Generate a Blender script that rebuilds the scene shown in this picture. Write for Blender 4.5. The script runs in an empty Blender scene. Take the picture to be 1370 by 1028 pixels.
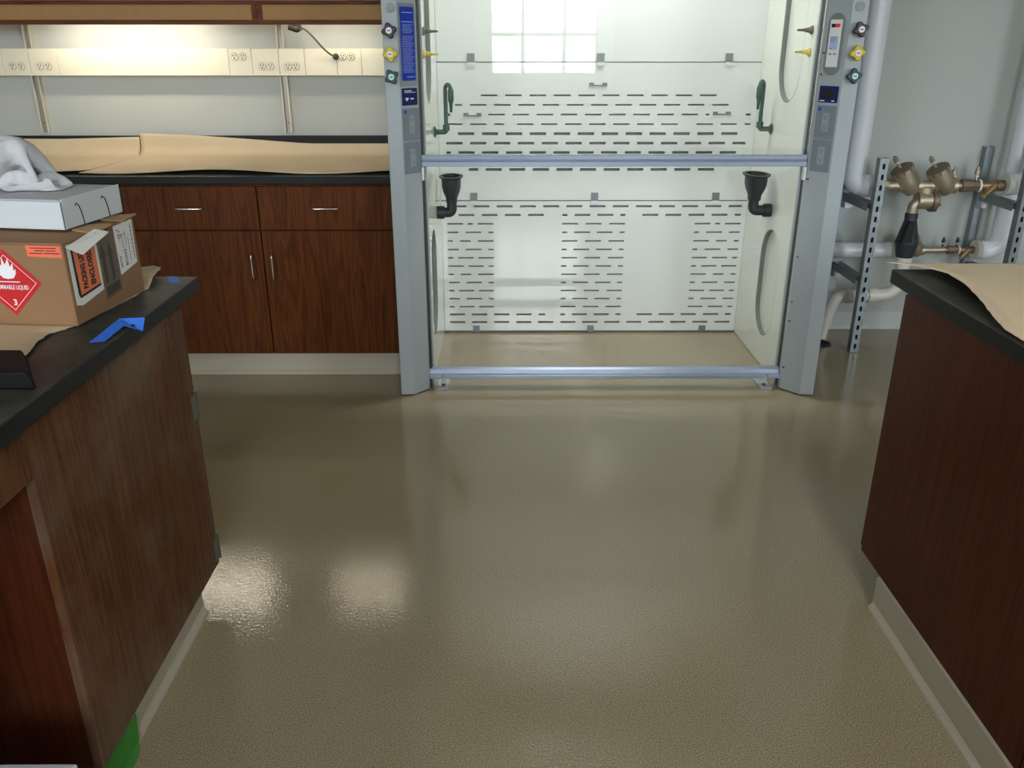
import bpy, bmesh, math, random
from mathutils import Vector, Matrix, noise
random.seed(7)
SC = bpy.context.scene
COL = SC.collection
PI = math.pi

# ------------------------------------------------------------------ camera, sky, exposure
cam_d = bpy.data.cameras.new('camera'); cam = bpy.data.objects.new('camera', cam_d); COL.objects.link(cam)
cam_d.sensor_fit = 'HORIZONTAL'; cam_d.sensor_width = 36.0; cam_d.lens = 36.0 * 1127.2 / 1370.0
cam_d.clip_start = 0.05
cam.location = (0, 0, 1.476)
cam.rotation_euler = (math.radians(90 - 22.045), 0, math.radians(-0.262))
SC.camera = cam
SC.view_settings.view_transform = 'Standard'; SC.view_settings.look = 'None'
SC.view_settings.gamma = 1.0; SC.view_settings.exposure = -0.38; SC.view_settings.use_curve_mapping = False

W_STR = 40.0          # overcast daylight outside the windows
HOOD_LAMP = 34.0
SHELF_LAMP_A, SHELF_LAMP_B = 60.0, 30.0
CEIL_LAMP = 18.0
world = bpy.data.worlds.new('overcast_sky'); SC.world = world; world.use_nodes = True
bgn = world.node_tree.nodes['Background']
bgn.inputs['Color'].default_value = (0.90, 0.955, 1.0, 1); bgn.inputs['Strength'].default_value = W_STR

def portal(x, z, y, w, h):
    l = bpy.data.lights.new('window_portal', 'AREA'); l.shape = 'RECTANGLE'; l.size = w; l.size_y = h
    l.cycles.is_portal = True
    o = bpy.data.objects.new('window_portal', l); COL.objects.link(o)
    o.location = (x, y, z); o.rotation_euler = (math.radians(90), 0, 0)   # shines towards +y
    return o

# ------------------------------------------------------------------ materials
MATS = {}
def nt(name):
    m = bpy.data.materials.new(name); m.use_nodes = True
    b = m.node_tree.nodes['Principled BSDF']
    return m, m.node_tree, b
def rgb(r, g, b):      # sRGB 0-255 -> linear
    f = lambda c: (c/255/12.92) if c/255 <= .04045 else ((c/255+.055)/1.055)**2.4
    return (f(r), f(g), f(b), 1)
def simple(name, col, rough=.5, metal=0., var=.06, scale=6., bump=0., bscale=200., spec=.5, coat=0.):
    m, t, b = nt(name); N = t.nodes; L = t.links
    b.inputs['Roughness'].default_value = rough; b.inputs['Metallic'].default_value = metal
    b.inputs['Specular IOR Level'].default_value = spec
    b.inputs['Coat Weight'].default_value = coat; b.inputs['Coat Roughness'].default_value = .08
    tc = N.new('ShaderNodeTexCoord'); n = N.new('ShaderNodeTexNoise')
    n.inputs['Scale'].default_value = scale; n.inputs['Detail'].default_value = 4
    L.new(tc.outputs['Object'], n.inputs['Vector'])
    mx = N.new('ShaderNodeMix'); mx.data_type = 'RGBA'
    mx.inputs['A'].default_value = tuple(c*(1-var) for c in col[:3])+(1,)
    mx.inputs['B'].default_value = tuple(min(1, c*(1+var)) for c in col[:3])+(1,)
    L.new(n.outputs['Fac'], mx.inputs['Factor']); L.new(mx.outputs['Result'], b.inputs['Base Color'])
    if bump:
        n2 = N.new('ShaderNodeTexNoise'); n2.inputs['Scale'].default_value = bscale; n2.inputs['Detail'].default_value = 3
        L.new(tc.outputs['Object'], n2.inputs['Vector'])
        bp = N.new('ShaderNodeBump'); bp.inputs['Strength'].default_value = bump; bp.inputs['Distance'].default_value = .004
        L.new(n2.outputs['Fac'], bp.inputs['Height']); L.new(bp.outputs['Normal'], b.inputs['Normal'])
    MATS[name] = m
    return m
def emis(name, col, s):
    m, t, b = nt(name)
    b.inputs['Base Color'].default_value = (.8, .8, .8, 1)
    b.inputs['Emission Color'].default_value = col; b.inputs['Emission Strength'].default_value = s
    MATS[name] = m
    return m
def wood(name, dark, mid, light, dust=0., horizontal=False, rough=.38):
    m, t, b = nt(name); N = t.nodes; L = t.links
    tc = N.new('ShaderNodeTexCoord'); mp = N.new('ShaderNodeMapping')
    mp.inputs['Scale'].default_value = (.05, 1, 1) if horizontal else (1, 1, .055)
    L.new(tc.outputs['Object'], mp.inputs['Vector'])
    a = N.new('ShaderNodeTexNoise'); a.inputs['Scale'].default_value = 11; a.inputs['Detail'].default_value = 5; a.inputs['Distortion'].default_value = 1.2
    L.new(mp.outputs['Vector'], a.inputs['Vector'])
    w = N.new('ShaderNodeMath'); w.operation = 'MULTIPLY'; w.inputs[1].default_value = 9.0
    L.new(a.outputs['Fac'], w.inputs[0])
    s = N.new('ShaderNodeMath'); s.operation = 'PINGPONG'; s.inputs[1].default_value = .5
    L.new(w.outputs[0], s.inputs[0])
    f = N.new('ShaderNodeTexNoise'); f.inputs['Scale'].default_value = 170; f.inputs['Detail'].default_value = 3
    mp2 = N.new('ShaderNodeMapping'); mp2.inputs['Scale'].default_value = (.03, 1, 1) if horizontal else (1, 1, .025)
    L.new(tc.outputs['Object'], mp2.inputs['Vector']); L.new(mp2.outputs['Vector'], f.inputs['Vector'])
    ad = N.new('ShaderNodeMath'); ad.operation = 'MULTIPLY_ADD'; ad.inputs[1].default_value = .9
    L.new(s.outputs[0], ad.inputs[0]); 
    sc2 = N.new('ShaderNodeMath'); sc2.operation = 'MULTIPLY'; sc2.inputs[1].default_value = .62
    L.new(f.outputs['Fac'], sc2.inputs[0]); L.new(sc2.outputs[0], ad.inputs[2])
    r = N.new('ShaderNodeValToRGB'); e = r.color_ramp.elements
    e[0].position = .16; e[0].color = dark; e[1].position = .85; e[1].color = light
    k = e.new(.5); k.color = mid
    L.new(ad.outputs[0], r.inputs['Fac'])
    out = r.outputs['Color']
    if dust:
        d = N.new('ShaderNodeTexNoise'); d.inputs['Scale'].default_value = 3.2; d.inputs['Detail'].default_value = 7; d.inputs['Roughness'].default_value = .65
        L.new(tc.outputs['Object'], d.inputs['Vector'])
        dr = N.new('ShaderNodeMapRange'); dr.inputs['From Min'].default_value = .42; dr.inputs['From Max'].default_value = .75
        dr.inputs['To Max'].default_value = dust
        L.new(d.outputs['Fac'], dr.inputs['Value'])
        mx = N.new('ShaderNodeMix'); mx.data_type = 'RGBA'; mx.inputs['B'].default_value = rgb(140, 128, 112)
        L.new(dr.outputs['Result'], mx.inputs['Factor']); L.new(out, mx.inputs['A']); out = mx.outputs['Result']
    L.new(out, b.inputs['Base Color'])
    b.inputs['Roughness'].default_value = rough; b.inputs['Specular IOR Level'].default_value = .12
    bp = N.new('ShaderNodeBump'); bp.inputs['Strength'].default_value = .12; bp.inputs['Distance'].default_value = .002
    L.new(f.outputs['Fac'], bp.inputs['Height']); L.new(bp.outputs['Normal'], b.inputs['Normal'])
    MATS[name] = m
    return m

wood('cabinet_wood', rgb(56, 24, 6), rgb(82, 41, 13), rgb(94, 51, 18), rough=.45)
wood('dusty_wood', rgb(62, 34, 16), rgb(90, 54, 30), rgb(106, 68, 42), dust=.5, rough=.5)
wood('island_wood', rgb(56, 23, 10), rgb(72, 31, 14), rgb(80, 37, 18), dust=.04, rough=.42)
wood('shelf_wood', rgb(70, 34, 18), rgb(96, 50, 28), rgb(112, 64, 38), horizontal=True, rough=.45)
simple('hardboard', rgb(168, 128, 82), .75, var=.08, scale=30)
simple('wall_paint', rgb(182, 186, 182), .85, var=.015, scale=2.5, bump=.04, bscale=260)
simple('ceiling_paint', rgb(225, 225, 220), .9, var=.02)
simple('vinyl_base', rgb(176, 168, 150), .5, var=.04)
simple('vinyl_base_wall', rgb(196, 200, 200), .5, var=.03)
def epoxy_mat():
    m, t, b = nt('epoxy_black'); N = t.nodes; L = t.links
    tc = N.new('ShaderNodeTexCoord'); ge = N.new('ShaderNodeNewGeometry'); sp = N.new('ShaderNodeSeparateXYZ'); L.new(ge.outputs['Normal'], sp.inputs[0])
    n1 = N.new('ShaderNodeTexNoise'); n1.inputs['Scale'].default_value = 7; n1.inputs['Detail'].default_value = 8; n1.inputs['Roughness'].default_value = .7
    n2 = N.new('ShaderNodeTexNoise'); n2.inputs['Scale'].default_value = 260; n2.inputs['Detail'].default_value = 2
    for n in (n1, n2): L.new(tc.outputs['Object'], n.inputs['Vector'])
    m1 = N.new('ShaderNodeMapRange'); m1.inputs['From Min'].default_value = .5; m1.inputs['From Max'].default_value = 1; L.new(sp.outputs['Z'], m1.inputs['Value'])
    m2 = N.new('ShaderNodeMapRange'); m2.inputs['From Min'].default_value = .30; m2.inputs['From Max'].default_value = .75; m2.inputs['To Max'].default_value = .55; L.new(n1.outputs['Fac'], m2.inputs['Value'])
    m3 = N.new('ShaderNodeMapRange'); m3.inputs['From Min'].default_value = .62; m3.inputs['From Max'].default_value = .72; m3.inputs['To Max'].default_value = .8; L.new(n2.outputs['Fac'], m3.inputs['Value'])
    ad = N.new('ShaderNodeMath'); ad.operation = 'ADD'; L.new(m2.outputs[0], ad.inputs[0]); L.new(m3.outputs[0], ad.inputs[1])
    mu = N.new('ShaderNodeMath'); mu.operation = 'MULTIPLY'; mu.use_clamp = True; L.new(ad.outputs[0], mu.inputs[0]); L.new(m1.outputs[0], mu.inputs[1])
    mx = N.new('ShaderNodeMix'); mx.data_type = 'RGBA'; mx.inputs['A'].default_value = rgb(21, 23, 23); mx.inputs['B'].default_value = rgb(110, 108, 98)
    L.new(mu.outputs[0], mx.inputs['Factor']); L.new(mx.outputs['Result'], b.inputs['Base Color'])
    b.inputs['Roughness'].default_value = .5; b.inputs['Specular IOR Level'].default_value = .25
    MATS['epoxy_black'] = m
epoxy_mat()
simple('resin_black', rgb(13, 14, 14), .6, spec=.15)
simple('hood_grey', rgb(163, 171, 175), .42, var=.02, scale=2, bump=.03, bscale=900)
simple('hood_liner', rgb(226, 230, 220), .12, var=.012, scale=1.5, spec=.5)
simple('baffle_white', rgb(226, 230, 226), .04, var=.012, scale=1.5, spec=1.0)
simple('baffle_satin', rgb(226, 230, 226), .65, var=.012, scale=1.5)
simple('cavity_dark', rgb(150, 154, 154), .8)
simple('gasket_grey', rgb(120, 126, 122), .6)
simple('track_dark', rgb(46, 52, 50), .5)
simple('aluminium', rgb(150, 160, 178), .36, .5, var=.03)
simple('steel_plate', rgb(196, 196, 200), .45, .6, var=.06, scale=40)
simple('chrome_pull', rgb(215, 212, 205), .22, 1.0, var=.02)
simple('hinge_steel', rgb(120, 118, 110), .4, .8)
simple('clip_grey', rgb(122, 130, 132), .4, .4)
simple('black_poly', rgb(44, 46, 48), .5, var=.12)
simple('faucet_green', rgb(58, 84, 74), .4, var=.1)
simple('knob_black', rgb(38, 30, 32), .4)
simple('knob_yellow', rgb(212, 182, 40), .4)
simple('knob_green', rgb(22, 62, 62), .4)
simple('knob_maroon', rgb(52, 28, 32), .4)
simple('cap_white', rgb(228, 226, 232), .4)
simple('cap_mint', rgb(196, 226, 222), .4)
simple('nozzle_grey', rgb(112, 108, 100), .45, .3)
simple('nozzle_yellow', rgb(216, 192, 96), .45)
simple('disc_grey', rgb(140, 146, 148), .5)
simple('label_back', rgb(132, 142, 144), .5)
simple('label_blue', rgb(22, 54, 168), .35, var=.15, scale=5)
simple('label_navy', rgb(24, 30, 92), .35)
simple('print_pale', rgb(150, 168, 214), .6)
simple('print_white', rgb(236, 236, 240), .6)
simple('print_dark', rgb(34, 28, 28), .7)
simple('print_redpen', rgb(168, 50, 60), .7)
simple('outlet_grey', rgb(122, 132, 138), .45)
simple('receptacle_grey', rgb(150, 158, 162), .45)
simple('receptacle_ivory', rgb(236, 230, 210), .45)
simple('slot_black', rgb(20, 18, 18), .7)
simple('sticker_blue', rgb(38, 50, 200), .5)
simple('raceway_ivory', rgb(236, 230, 208), .45, var=.015)
simple('standard_cream', rgb(206, 198, 180), .45, .1)
simple('standard_steel', rgb(150, 146, 140), .4, .6)
simple('kraft_paper', rgb(202, 182, 152), .8, var=.08, scale=5, bump=.12, bscale=14)
simple('kraft_paper_glare', rgb(226, 204, 172), .5, var=.07, scale=5, bump=.15, bscale=10)  # same brown paper as the other sheets, made paler to carry glare in its colour
simple('cardboard', rgb(142, 108, 76), .85, var=.08, scale=22)
simple('cardboard_edge', rgb(166, 134, 98), .9)
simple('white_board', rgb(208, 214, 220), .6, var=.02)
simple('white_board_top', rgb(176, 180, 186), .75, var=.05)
simple('label_red', rgb(196, 26, 32), .4, var=.05)
simple('label_orange', rgb(244, 112, 84), .5)
simple('pouch_orange', rgb(226, 112, 62), .35)
simple('pouch_white', rgb(224, 224, 220), .35)
simple('tape_dark', rgb(92, 78, 62), .4)
simple('arrow_ink', rgb(66, 62, 54), .7)
simple('rag_cloth', rgb(204, 204, 208), .95, var=.12, scale=16, bump=.3, bscale=180)
simple('tape_blue', rgb(44, 112, 222), .6)
simple('tape_green', rgb(56, 132, 44), .6)
simple('pale_grey', rgb(200, 204, 214), .5)
simple('galvanised', rgb(138, 146, 150), .42, .75, var=.12, scale=30)
simple('pvc_jacket', rgb(222, 226, 232), .3, var=.015)
simple('pvc_white', rgb(226, 222, 214), .35, var=.03)
simple('pvc_tape', rgb(216, 212, 200), .5)
simple('bronze', rgb(176, 164, 144), .42, .7, var=.18, scale=24)
simple('bronze_dark', rgb(128, 112, 96), .5, .6, var=.2, scale=24)
simple('copper', rgb(164, 138, 106), .38, .8, var=.15, scale=24)
simple('funnel_black', rgb(46, 52, 58), .5, var=.1)
simple('cord_grey', rgb(70, 66, 60), .6)
simple('facade_stone', rgb(132, 130, 126), .9)
simple('facade_glass', rgb(90, 100, 110), .2)
simple('frame_white', rgb(224, 226, 226), .5)
emis('hood_lamp_glow', (1.0, 1.0, .97, 1), HOOD_LAMP)
emis('tube_glow_bright', (1.0, .90, .72, 1), SHELF_LAMP_A)
emis('tube_glow_soft', (1.0, .89, .70, 1), SHELF_LAMP_B)
emis('ceiling_glow', (1.0, .95, .86, 1), CEIL_LAMP)
emis('led_red', (1.0, .03, .06, 1), .55); MATS['led_red'].node_tree.nodes['Principled BSDF'].inputs['Base Color'].default_value = (.12, .0, .01, 1)
emis('screen_blue', (.45, .62, .95, 1), .05); MATS['screen_blue'].node_tree.nodes['Principled BSDF'].inputs['Base Color'].default_value = rgb(160, 180, 216)

def glass(name, tint=(.97, .99, .985, 1)):
    m = bpy.data.materials.new(name); m.use_nodes = True; t = m.node_tree; t.nodes.clear(); N = t.nodes
    o = N.new('ShaderNodeOutputMaterial'); tr = N.new('ShaderNodeBsdfTransparent'); tr.inputs['Color'].default_value = tint
    g = N.new('ShaderNodeBsdfGlossy'); g.inputs['Roughness'].default_value = 0.0
    fr = N.new('ShaderNodeFresnel'); fr.inputs['IOR'].default_value = 1.5
    mx = N.new('ShaderNodeMixShader')
    t.links.new(fr.outputs[0], mx.inputs[0]); t.links.new(tr.outputs[0], mx.inputs[1]); t.links.new(g.outputs[0], mx.inputs[2])
    t.links.new(mx.outputs[0], o.inputs[0]); MATS[name] = m
    return m
glass('sash_glass', (.985, .988, .985, 1)); glass('window_glass', (.96, .98, .98, 1))

def floor_mat():
    m, t, b = nt('floor_epoxy'); N = t.nodes; L = t.links
    tc = N.new('ShaderNodeTexCoord')
    n1 = N.new('ShaderNodeTexNoise'); n1.inputs['Scale'].default_value = 300; n1.inputs['Detail'].default_value = 3
    n2 = N.new('ShaderNodeTexNoise'); n2.inputs['Scale'].default_value = 1.3; n2.inputs['Detail'].default_value = 5
    n3 = N.new('ShaderNodeTexNoise'); n3.inputs['Scale'].default_value = 135; n3.inputs['Detail'].default_value = 2.2
    for n in (n1, n2, n3): L.new(tc.outputs['Object'], n.inputs['Vector'])
    r = N.new('ShaderNodeValToRGB'); e = r.color_ramp.elements
    e[0].position = .3; e[0].color = rgb(116, 104, 80); e[1].position = .72; e[1].color = rgb(192, 178, 150)
    k = e.new(.5); k.color = rgb(160, 146, 119)
    L.new(n1.outputs['Fac'], r.inputs['Fac'])
    mx = N.new('ShaderNodeMix'); mx.data_type = 'RGBA'; mx.blend_type = 'MULTIPLY'; mx.inputs['Factor'].default_value = .35
    r2 = N.new('ShaderNodeValToRGB'); r2.color_ramp.elements[0].position = .3; r2.color_ramp.elements[0].color = (.72, .7, .66, 1)
    r2.color_ramp.elements[1].position = .7; r2.color_ramp.elements[1].color = (1, 1, 1, 1)
    L.new(n2.outputs['Fac'], r2.inputs['Fac']); L.new(r.outputs['Color'], mx.inputs['A']); L.new(r2.outputs['Color'], mx.inputs['B'])
    L.new(mx.outputs['Result'], b.inputs['Base Color'])
    b.inputs['Roughness'].default_value = .055; b.inputs['Specular IOR Level'].default_value = .65
    bp = N.new('ShaderNodeBump'); bp.inputs['Strength'].default_value = .16; bp.inputs['Distance'].default_value = .0026
    L.new(n3.outputs['Fac'], bp.inputs['Height']); L.new(bp.outputs['Normal'], b.inputs['Normal'])
    MATS['floor_epoxy'] = m
floor_mat()

# ------------------------------------------------------------------ helpers
def empty(name, loc=(0, 0, 0), label=None, cat=None, group=None):
    o = bpy.data.objects.new(name, None); COL.objects.link(o); o.location = loc; o.empty_display_size = .05
    tag(o, label, cat, group)
    return o
def tag(o, label=None, cat=None, group=None, kind=None):
    if label: o['label'] = label
    if cat: o['category'] = cat
    if group: o['group'] = group
    if kind: o['kind'] = kind
    return o
def wloc(o):
    v = Vector((0, 0, 0))
    while o is not None:
        v += Vector(o.location); o = o.parent
    return v
def obj(name, bm, mat, parent=None, smooth=False, bevel=0., local=False, seg=2, label=None):
    """one mesh object from a bmesh in world coordinates (or local to the parent)"""
    bmesh.ops.recalc_face_normals(bm, faces=bm.faces)
    if parent is not None and not local:
        bmesh.ops.translate(bm, verts=bm.verts, vec=-wloc(parent))
    me = bpy.data.meshes.new(name); bm.to_mesh(me); bm.free()
    me.materials.append(MATS[mat])
    if smooth: me.polygons.foreach_set('use_smooth', [True]*len(me.polygons))
    o = bpy.data.objects.new(name, me); COL.objects.link(o)
    if parent is not None: o.parent = parent
    if bevel:
        md = o.modifiers.new('bevel', 'BEVEL'); md.width = bevel; md.segments = seg; md.limit_method = 'ANGLE'; md.angle_limit = math.radians(50)
    if smooth:
        try: me.set_sharp_from_angle(angle=math.radians(42))
        except Exception: pass
    if label: o['label'] = label
    return o
def BM(): return bmesh.new()
def box(bm, x0, x1, y0, y1, z0, z1, M=None):
    vs = [bm.verts.new((x, y, z)) for x in (x0, x1) for y in (y0, y1) for z in (z0, z1)]
    for f in ((0,1,3,2),(4,6,7,5),(0,4,5,1),(2,3,7,6),(0,2,6,4),(1,5,7,3)):
        bm.faces.new([vs[i] for i in f])
    if M is not None: bmesh.ops.transform(bm, matrix=M, verts=vs)
    return bm
def bx(*a, M=None): return box(BM(), *a, M=M)
def cyl(bm, p0, p1, r0, r1=None, n=20, cap=True):
    p0, p1 = Vector(p0), Vector(p1); r1 = r0 if r1 is None else r1
    d = (p1-p0).normalized(); a = d.orthogonal().normalized(); b = d.cross(a)
    A = []; B = []
    for i in range(n):
        t = 2*PI*i/n; v = a*math.cos(t)+b*math.sin(t)
        A.append(bm.verts.new(p0+v*r0)); B.append(bm.verts.new(p1+v*r1))
    for i in range(n):
        j = (i+1) % n; bm.faces.new((A[i], A[j], B[j], B[i]))
    if cap:
        bm.faces.new(A[::-1]); bm.faces.new(B)
    return bm
def tube(bm, pts, r, n=14, cap=True):
    pts = [Vector(p) for p in pts]; rings = []
    rs = r if isinstance(r, (list, tuple)) else [r]*len(pts)
    ref = None
    for i, p in enumerate(pts):
        d = (pts[min(i+1, len(pts)-1)]-pts[max(i-1, 0)]).normalized()
        if ref is None: a = d.orthogonal().normalized()
        else: a = (ref-d*ref.dot(d)).normalized()
        ref = a; b = d.cross(a)
        rings.append([bm.verts.new(p+(a*math.cos(2*PI*k/n)+b*math.sin(2*PI*k/n))*rs[i]) for k in range(n)])
    for A, B in zip(rings, rings[1:]):
        for k in range(n):
            j = (k+1) % n; bm.faces.new((A[k], A[j], B[j], B[k]))
    if cap: bm.faces.new(rings[0][::-1]); bm.faces.new(rings[-1])
    return bm
def arc(c, u, v, r, a0, a1, n=8):
    c, u, v = Vector(c), Vector(u), Vector(v)
    return [c+(u*math.cos(a0+(a1-a0)*i/n)+v*math.sin(a0+(a1-a0)*i/n))*r for i in range(n+1)]
def lathe(bm, prof, origin=(0, 0, 0), axis=(0, 0, 1), n=24, sx=1., sy=1., close=False):
    """prof: list of (radius, height along axis)"""
    d = Vector(axis).normalized(); a = d.orthogonal().normalized() if abs(d.z) < .99 else Vector((1, 0, 0)); b = d.cross(a)
    o = Vector(origin); rings = []
    for r, h in prof:
        rings.append([bm.verts.new(o+d*h+a*math.cos(2*PI*k/n)*r*sx+b*math.sin(2*PI*k/n)*r*sy) for k in range(n)])
    for A, B in zip(rings, rings[1:]):
        for k in range(n):
            j = (k+1) % n; bm.faces.new((A[k], A[j], B[j], B[k]))
    bm.faces.new(rings[0][::-1]); bm.faces.new(rings[-1])
    return bm
def prism(bm, poly, z0, z1, M=None):
    A = [bm.verts.new((x, y, z0)) for x, y in poly]; B = [bm.verts.new((x, y, z1)) for x, y in poly]
    n = len(poly)
    bm.faces.new(A[::-1]); bm.faces.new(B)
    for i in range(n):
        j = (i+1) % n; bm.faces.new((A[i], A[j], B[j], B[i]))
    if M is not None: bmesh.ops.transform(bm, matrix=M, verts=A+B)
    return bm
def plate(outline, holes, th, M):
    """flat plate with through holes, built in its own xy plane (thickness towards +z), then placed by M"""
    bm = BM(); edges = []
    for loop in [outline]+holes:
        vs = [bm.verts.new((x, y, 0)) for x, y in loop]
        edges += [bm.edges.new((vs[i], vs[(i+1) % len(vs)])) for i in range(len(vs))]
    bmesh.ops.triangle_fill(bm, use_beauty=True, use_dissolve=False, edges=edges)
    r = bmesh.ops.extrude_face_region(bm, geom=list(bm.faces))
    vs = [g for g in r['geom'] if isinstance(g, bmesh.types.BMVert)]
    bmesh.ops.translate(bm, verts=vs, vec=(0, 0, th))
    bmesh.ops.transform(bm, matrix=M, verts=bm.verts)
    return bm
def rect(x0, x1, y0, y1): return [(x0, y0), (x1, y0), (x1, y1), (x0, y1)]
def stadium(cx, y0, y1, r, n=14):
    return ([(cx+r*math.cos(t), y1-r+r*math.sin(t)) for t in [PI*i/n for i in range(n+1)]]
          + [(cx+r*math.cos(t), y0+r+r*math.sin(t)) for t in [PI+PI*i/n for i in range(n+1)]])
def frame3(origin, ux, uy):
    """matrix whose x, y axes are ux, uy and z = ux x uy"""
    ux, uy = Vector(ux).normalized(), Vector(uy).normalized(); uz = ux.cross(uy); o = Vector(origin)
    return Matrix(((ux.x, uy.x, uz.x, o.x), (ux.y, uy.y, uz.y, o.y), (ux.z, uy.z, uz.z, o.z), (0, 0, 0, 1)))
def text_bm(s, size, M, th=.0004, sx=1., align='CENTER', bold=0.):
    cu = bpy.data.curves.new('lettering', 'FONT'); cu.body = s; cu.size = size; cu.extrude = th/2
    cu.align_x = align; cu.offset = bold; cu.align_y = 'CENTER'; cu.resolution_u = 2
    o = bpy.data.objects.new('lettering', cu); COL.objects.link(o)
    me = bpy.data.meshes.new_from_object(o); bm = BM(); bm.from_mesh(me)
    bpy.data.objects.remove(o); bpy.data.curves.remove(cu); bpy.data.meshes.remove(me)
    bmesh.ops.transform(bm, matrix=M @ Matrix.Diagonal((sx, 1, 1, 1)), verts=bm.verts)
    return bm
def copy_tree(o, parent=None):
    c = o.copy(); COL.objects.link(c); c.parent = parent
    for ch in list(o.children): copy_tree(ch, c)
    return c
def struct(name, bm, mat, **k): return tag(obj(name, bm, mat, **k), kind='structure')

# ------------------------------------------------------------------ room shell
WY = 4.467; RX0, RX1, RY0, CZ = -4.9, 5.7, -3.6, 3.2
struct('floor', bx(RX0-.2, RX1+.2, RY0-.2, WY+.2, -.12, 0), 'floor_epoxy')
struct('wall_back', bx(RX0-.2, RX1+.2, WY, WY+.15, 0, CZ), 'wall_paint')
struct('wall_left', bx(RX0-.15, RX0, RY0, WY, 0, CZ), 'wall_paint')
struct('wall_right', bx(RX1, RX1+.15, RY0, WY, 0, CZ), 'wall_paint')
struct('ceiling', bx(RX0-.2, RX1+.2, RY0-.2, WY+.2, CZ, CZ+.1), 'ceiling_paint')
WINS = [(-4.2, -2.84), (-.25, 1.11), (4.05, 5.41)]; WZ0, WZ1 = 1.08, 3.02
M_front = frame3((0, RY0, 0), (1, 0, 0), (0, 0, 1))      # z axis = -y
struct('wall_front', plate(rect(RX0-.2, RX1+.2, 0, CZ), [rect(a, b, WZ0, WZ1) for a, b in WINS], .2, M_front), 'wall_paint')
for i, (a, b) in enumerate(WINS):
    w = empty('window_%d' % (i+1), ((a+b)/2, RY0, WZ0)); w['kind'] = 'structure'
    fr = plate(rect(a, b, WZ0, WZ1), [rect(a+.06, b-.06, WZ0+.06, WZ1-.06)], .07, frame3((0, RY0-.06, 0), (1, 0, 0), (0, 0, 1)))
    obj('window_frame', fr, 'frame_white', w)
    tr = plate(rect(a-.14, b+.14, WZ0-.12, WZ1+.12), [rect(a, b, WZ0, WZ1)], -.025, frame3((0, RY0, 0), (1, 0, 0), (0, 0, 1)))
    obj('window_trim', tr, 'frame_white', w)
    for x in (a+.43, a+.925): obj('mullion', bx(x-.02, x+.02, RY0-.11, RY0-.07, WZ0+.06, WZ1-.06), 'frame_white', w)
    for z in (1.57, 2.05, 2.53): obj('glazing_bar', bx(a+.06, b-.06, RY0-.108, RY0-.072, z-.02, z+.02), 'frame_white', w)
    obj('pane', bx(a+.06, b-.06, RY0-.093, RY0-.088, WZ0+.06, WZ1-.06), 'window_glass', w)
    portal((a+b)/2, (WZ0+WZ1)/2, RY0-.22, b-a, WZ1-WZ0)
fac = empty('neighbour_building', (0, -30, -12), 'pale building across the street, seen mirrored in the hood glass', 'building')
FW = [rect(x, x+1.6, z, z+2.2) for x in [-19.5+3.2*i for i in range(13)] for z in (-9.5, -5.7, -1.9)]
obj('facade', plate(rect(-22, 24, -12, 2.6), FW, 1.0, frame3((0, -30, 0), (1, 0, 0), (0, 0, 1))), 'facade_stone', fac)
for f in FW: obj('window_pane', bx(f[0][0]-.05, f[1][0]+.05, -30.3, -30.25, f[0][1]-.05, f[2][1]+.05), 'facade_glass', fac)
bb = BM(); prism(bb, [(0, 0), (0, .10), (-.005, .10), (-.006, .02), (-.016, .004), (-.016, 0)], 1.38, RX1, frame3((0, WY, 0), (0, 1, 0), (0, 0, 1)))
struct('baseboard_back', bb, 'vinyl_base_wall')
for x, y, where in [(1.05, -.25, 'over the right island'), (-2.3, -.25, 'added as fill over the left island'), (4.4, -.25, 'added as fill far right of the right island'),
                    (1.05, -2.6, 'added as fill at the middle window behind the camera'), (-2.3, -2.6, 'added as fill near the left window'), (4.4, -2.6, 'added as fill near the right window')]:
    t = empty('ceiling_light', (x, y, CZ), 'fluorescent ceiling light ' + where, 'light', 'ceiling lights')  # the right-island one follows a floor reflection; the others are added as fill
    obj('housing', plate(rect(x-.20, x+.20, y-.50, y+.50), [rect(x-.16, x+.16, y-.46, y+.46)], .04, Matrix.Translation((0, 0, CZ-.041))), 'frame_white', t)
    obj('diffuser', bx(x-.16, x+.16, y-.46, y+.46, CZ-.03, CZ-.012), 'ceiling_glow', t)

# ------------------------------------------------------------------ fume hood
HL, HR = -.482, 1.374
LX, RX = -.348, 1.242          # liner faces
hood = empty('fume_hood', (.446, 4.0, 0), 'tall walk-in fume hood with pale grey posts and glass sash over slotted white baffle', 'fume hood')
HT = 2.42
pl = [(HL, 3.505), (-.424, 3.505), (-.361, 3.578), (-.361, 3.605), (HL, 3.605)]
pr_ = [(HR, 3.498), (HR, 3.605), (1.243, 3.605), (1.243, 3.578), (1.311, 3.498)]
postL = obj('side_post', prism(BM(), pl, .006, HT), 'hood_grey', hood, bevel=.003)
postR = obj('side_post', prism(BM(), pr_, .006, HT), 'hood_grey', hood, bevel=.003)
obj('outer_side_panel', bx(HL, HL+.02, 3.606, 4.455, .006, HT), 'hood_grey', hood)
obj('outer_side_panel', bx(HR-.02, HR, 3.606, 4.455, .006, HT), 'hood_grey', hood)
obj('back_panel', bx(HL+.021, HR-.021, 4.440, 4.455, 0.006, HT), 'cavity_dark', hood)
obj('header_panel', bx(-.36, 1.242, 3.545, 3.56, 2.10, HT), 'hood_grey', hood)
obj('roof_panel', bx(HL, HR, 3.52, 4.455, HT+.001, HT+.02), 'hood_grey', hood)
obj('roof_liner', bx(LX, RX, 3.64, 4.40, 2.30, 2.312), 'hood_liner', hood)
obj('hood_lamp', bx(.05, .85, 3.90, 4.08, 2.283, 2.2985), 'hood_lamp_glow', hood)
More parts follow.
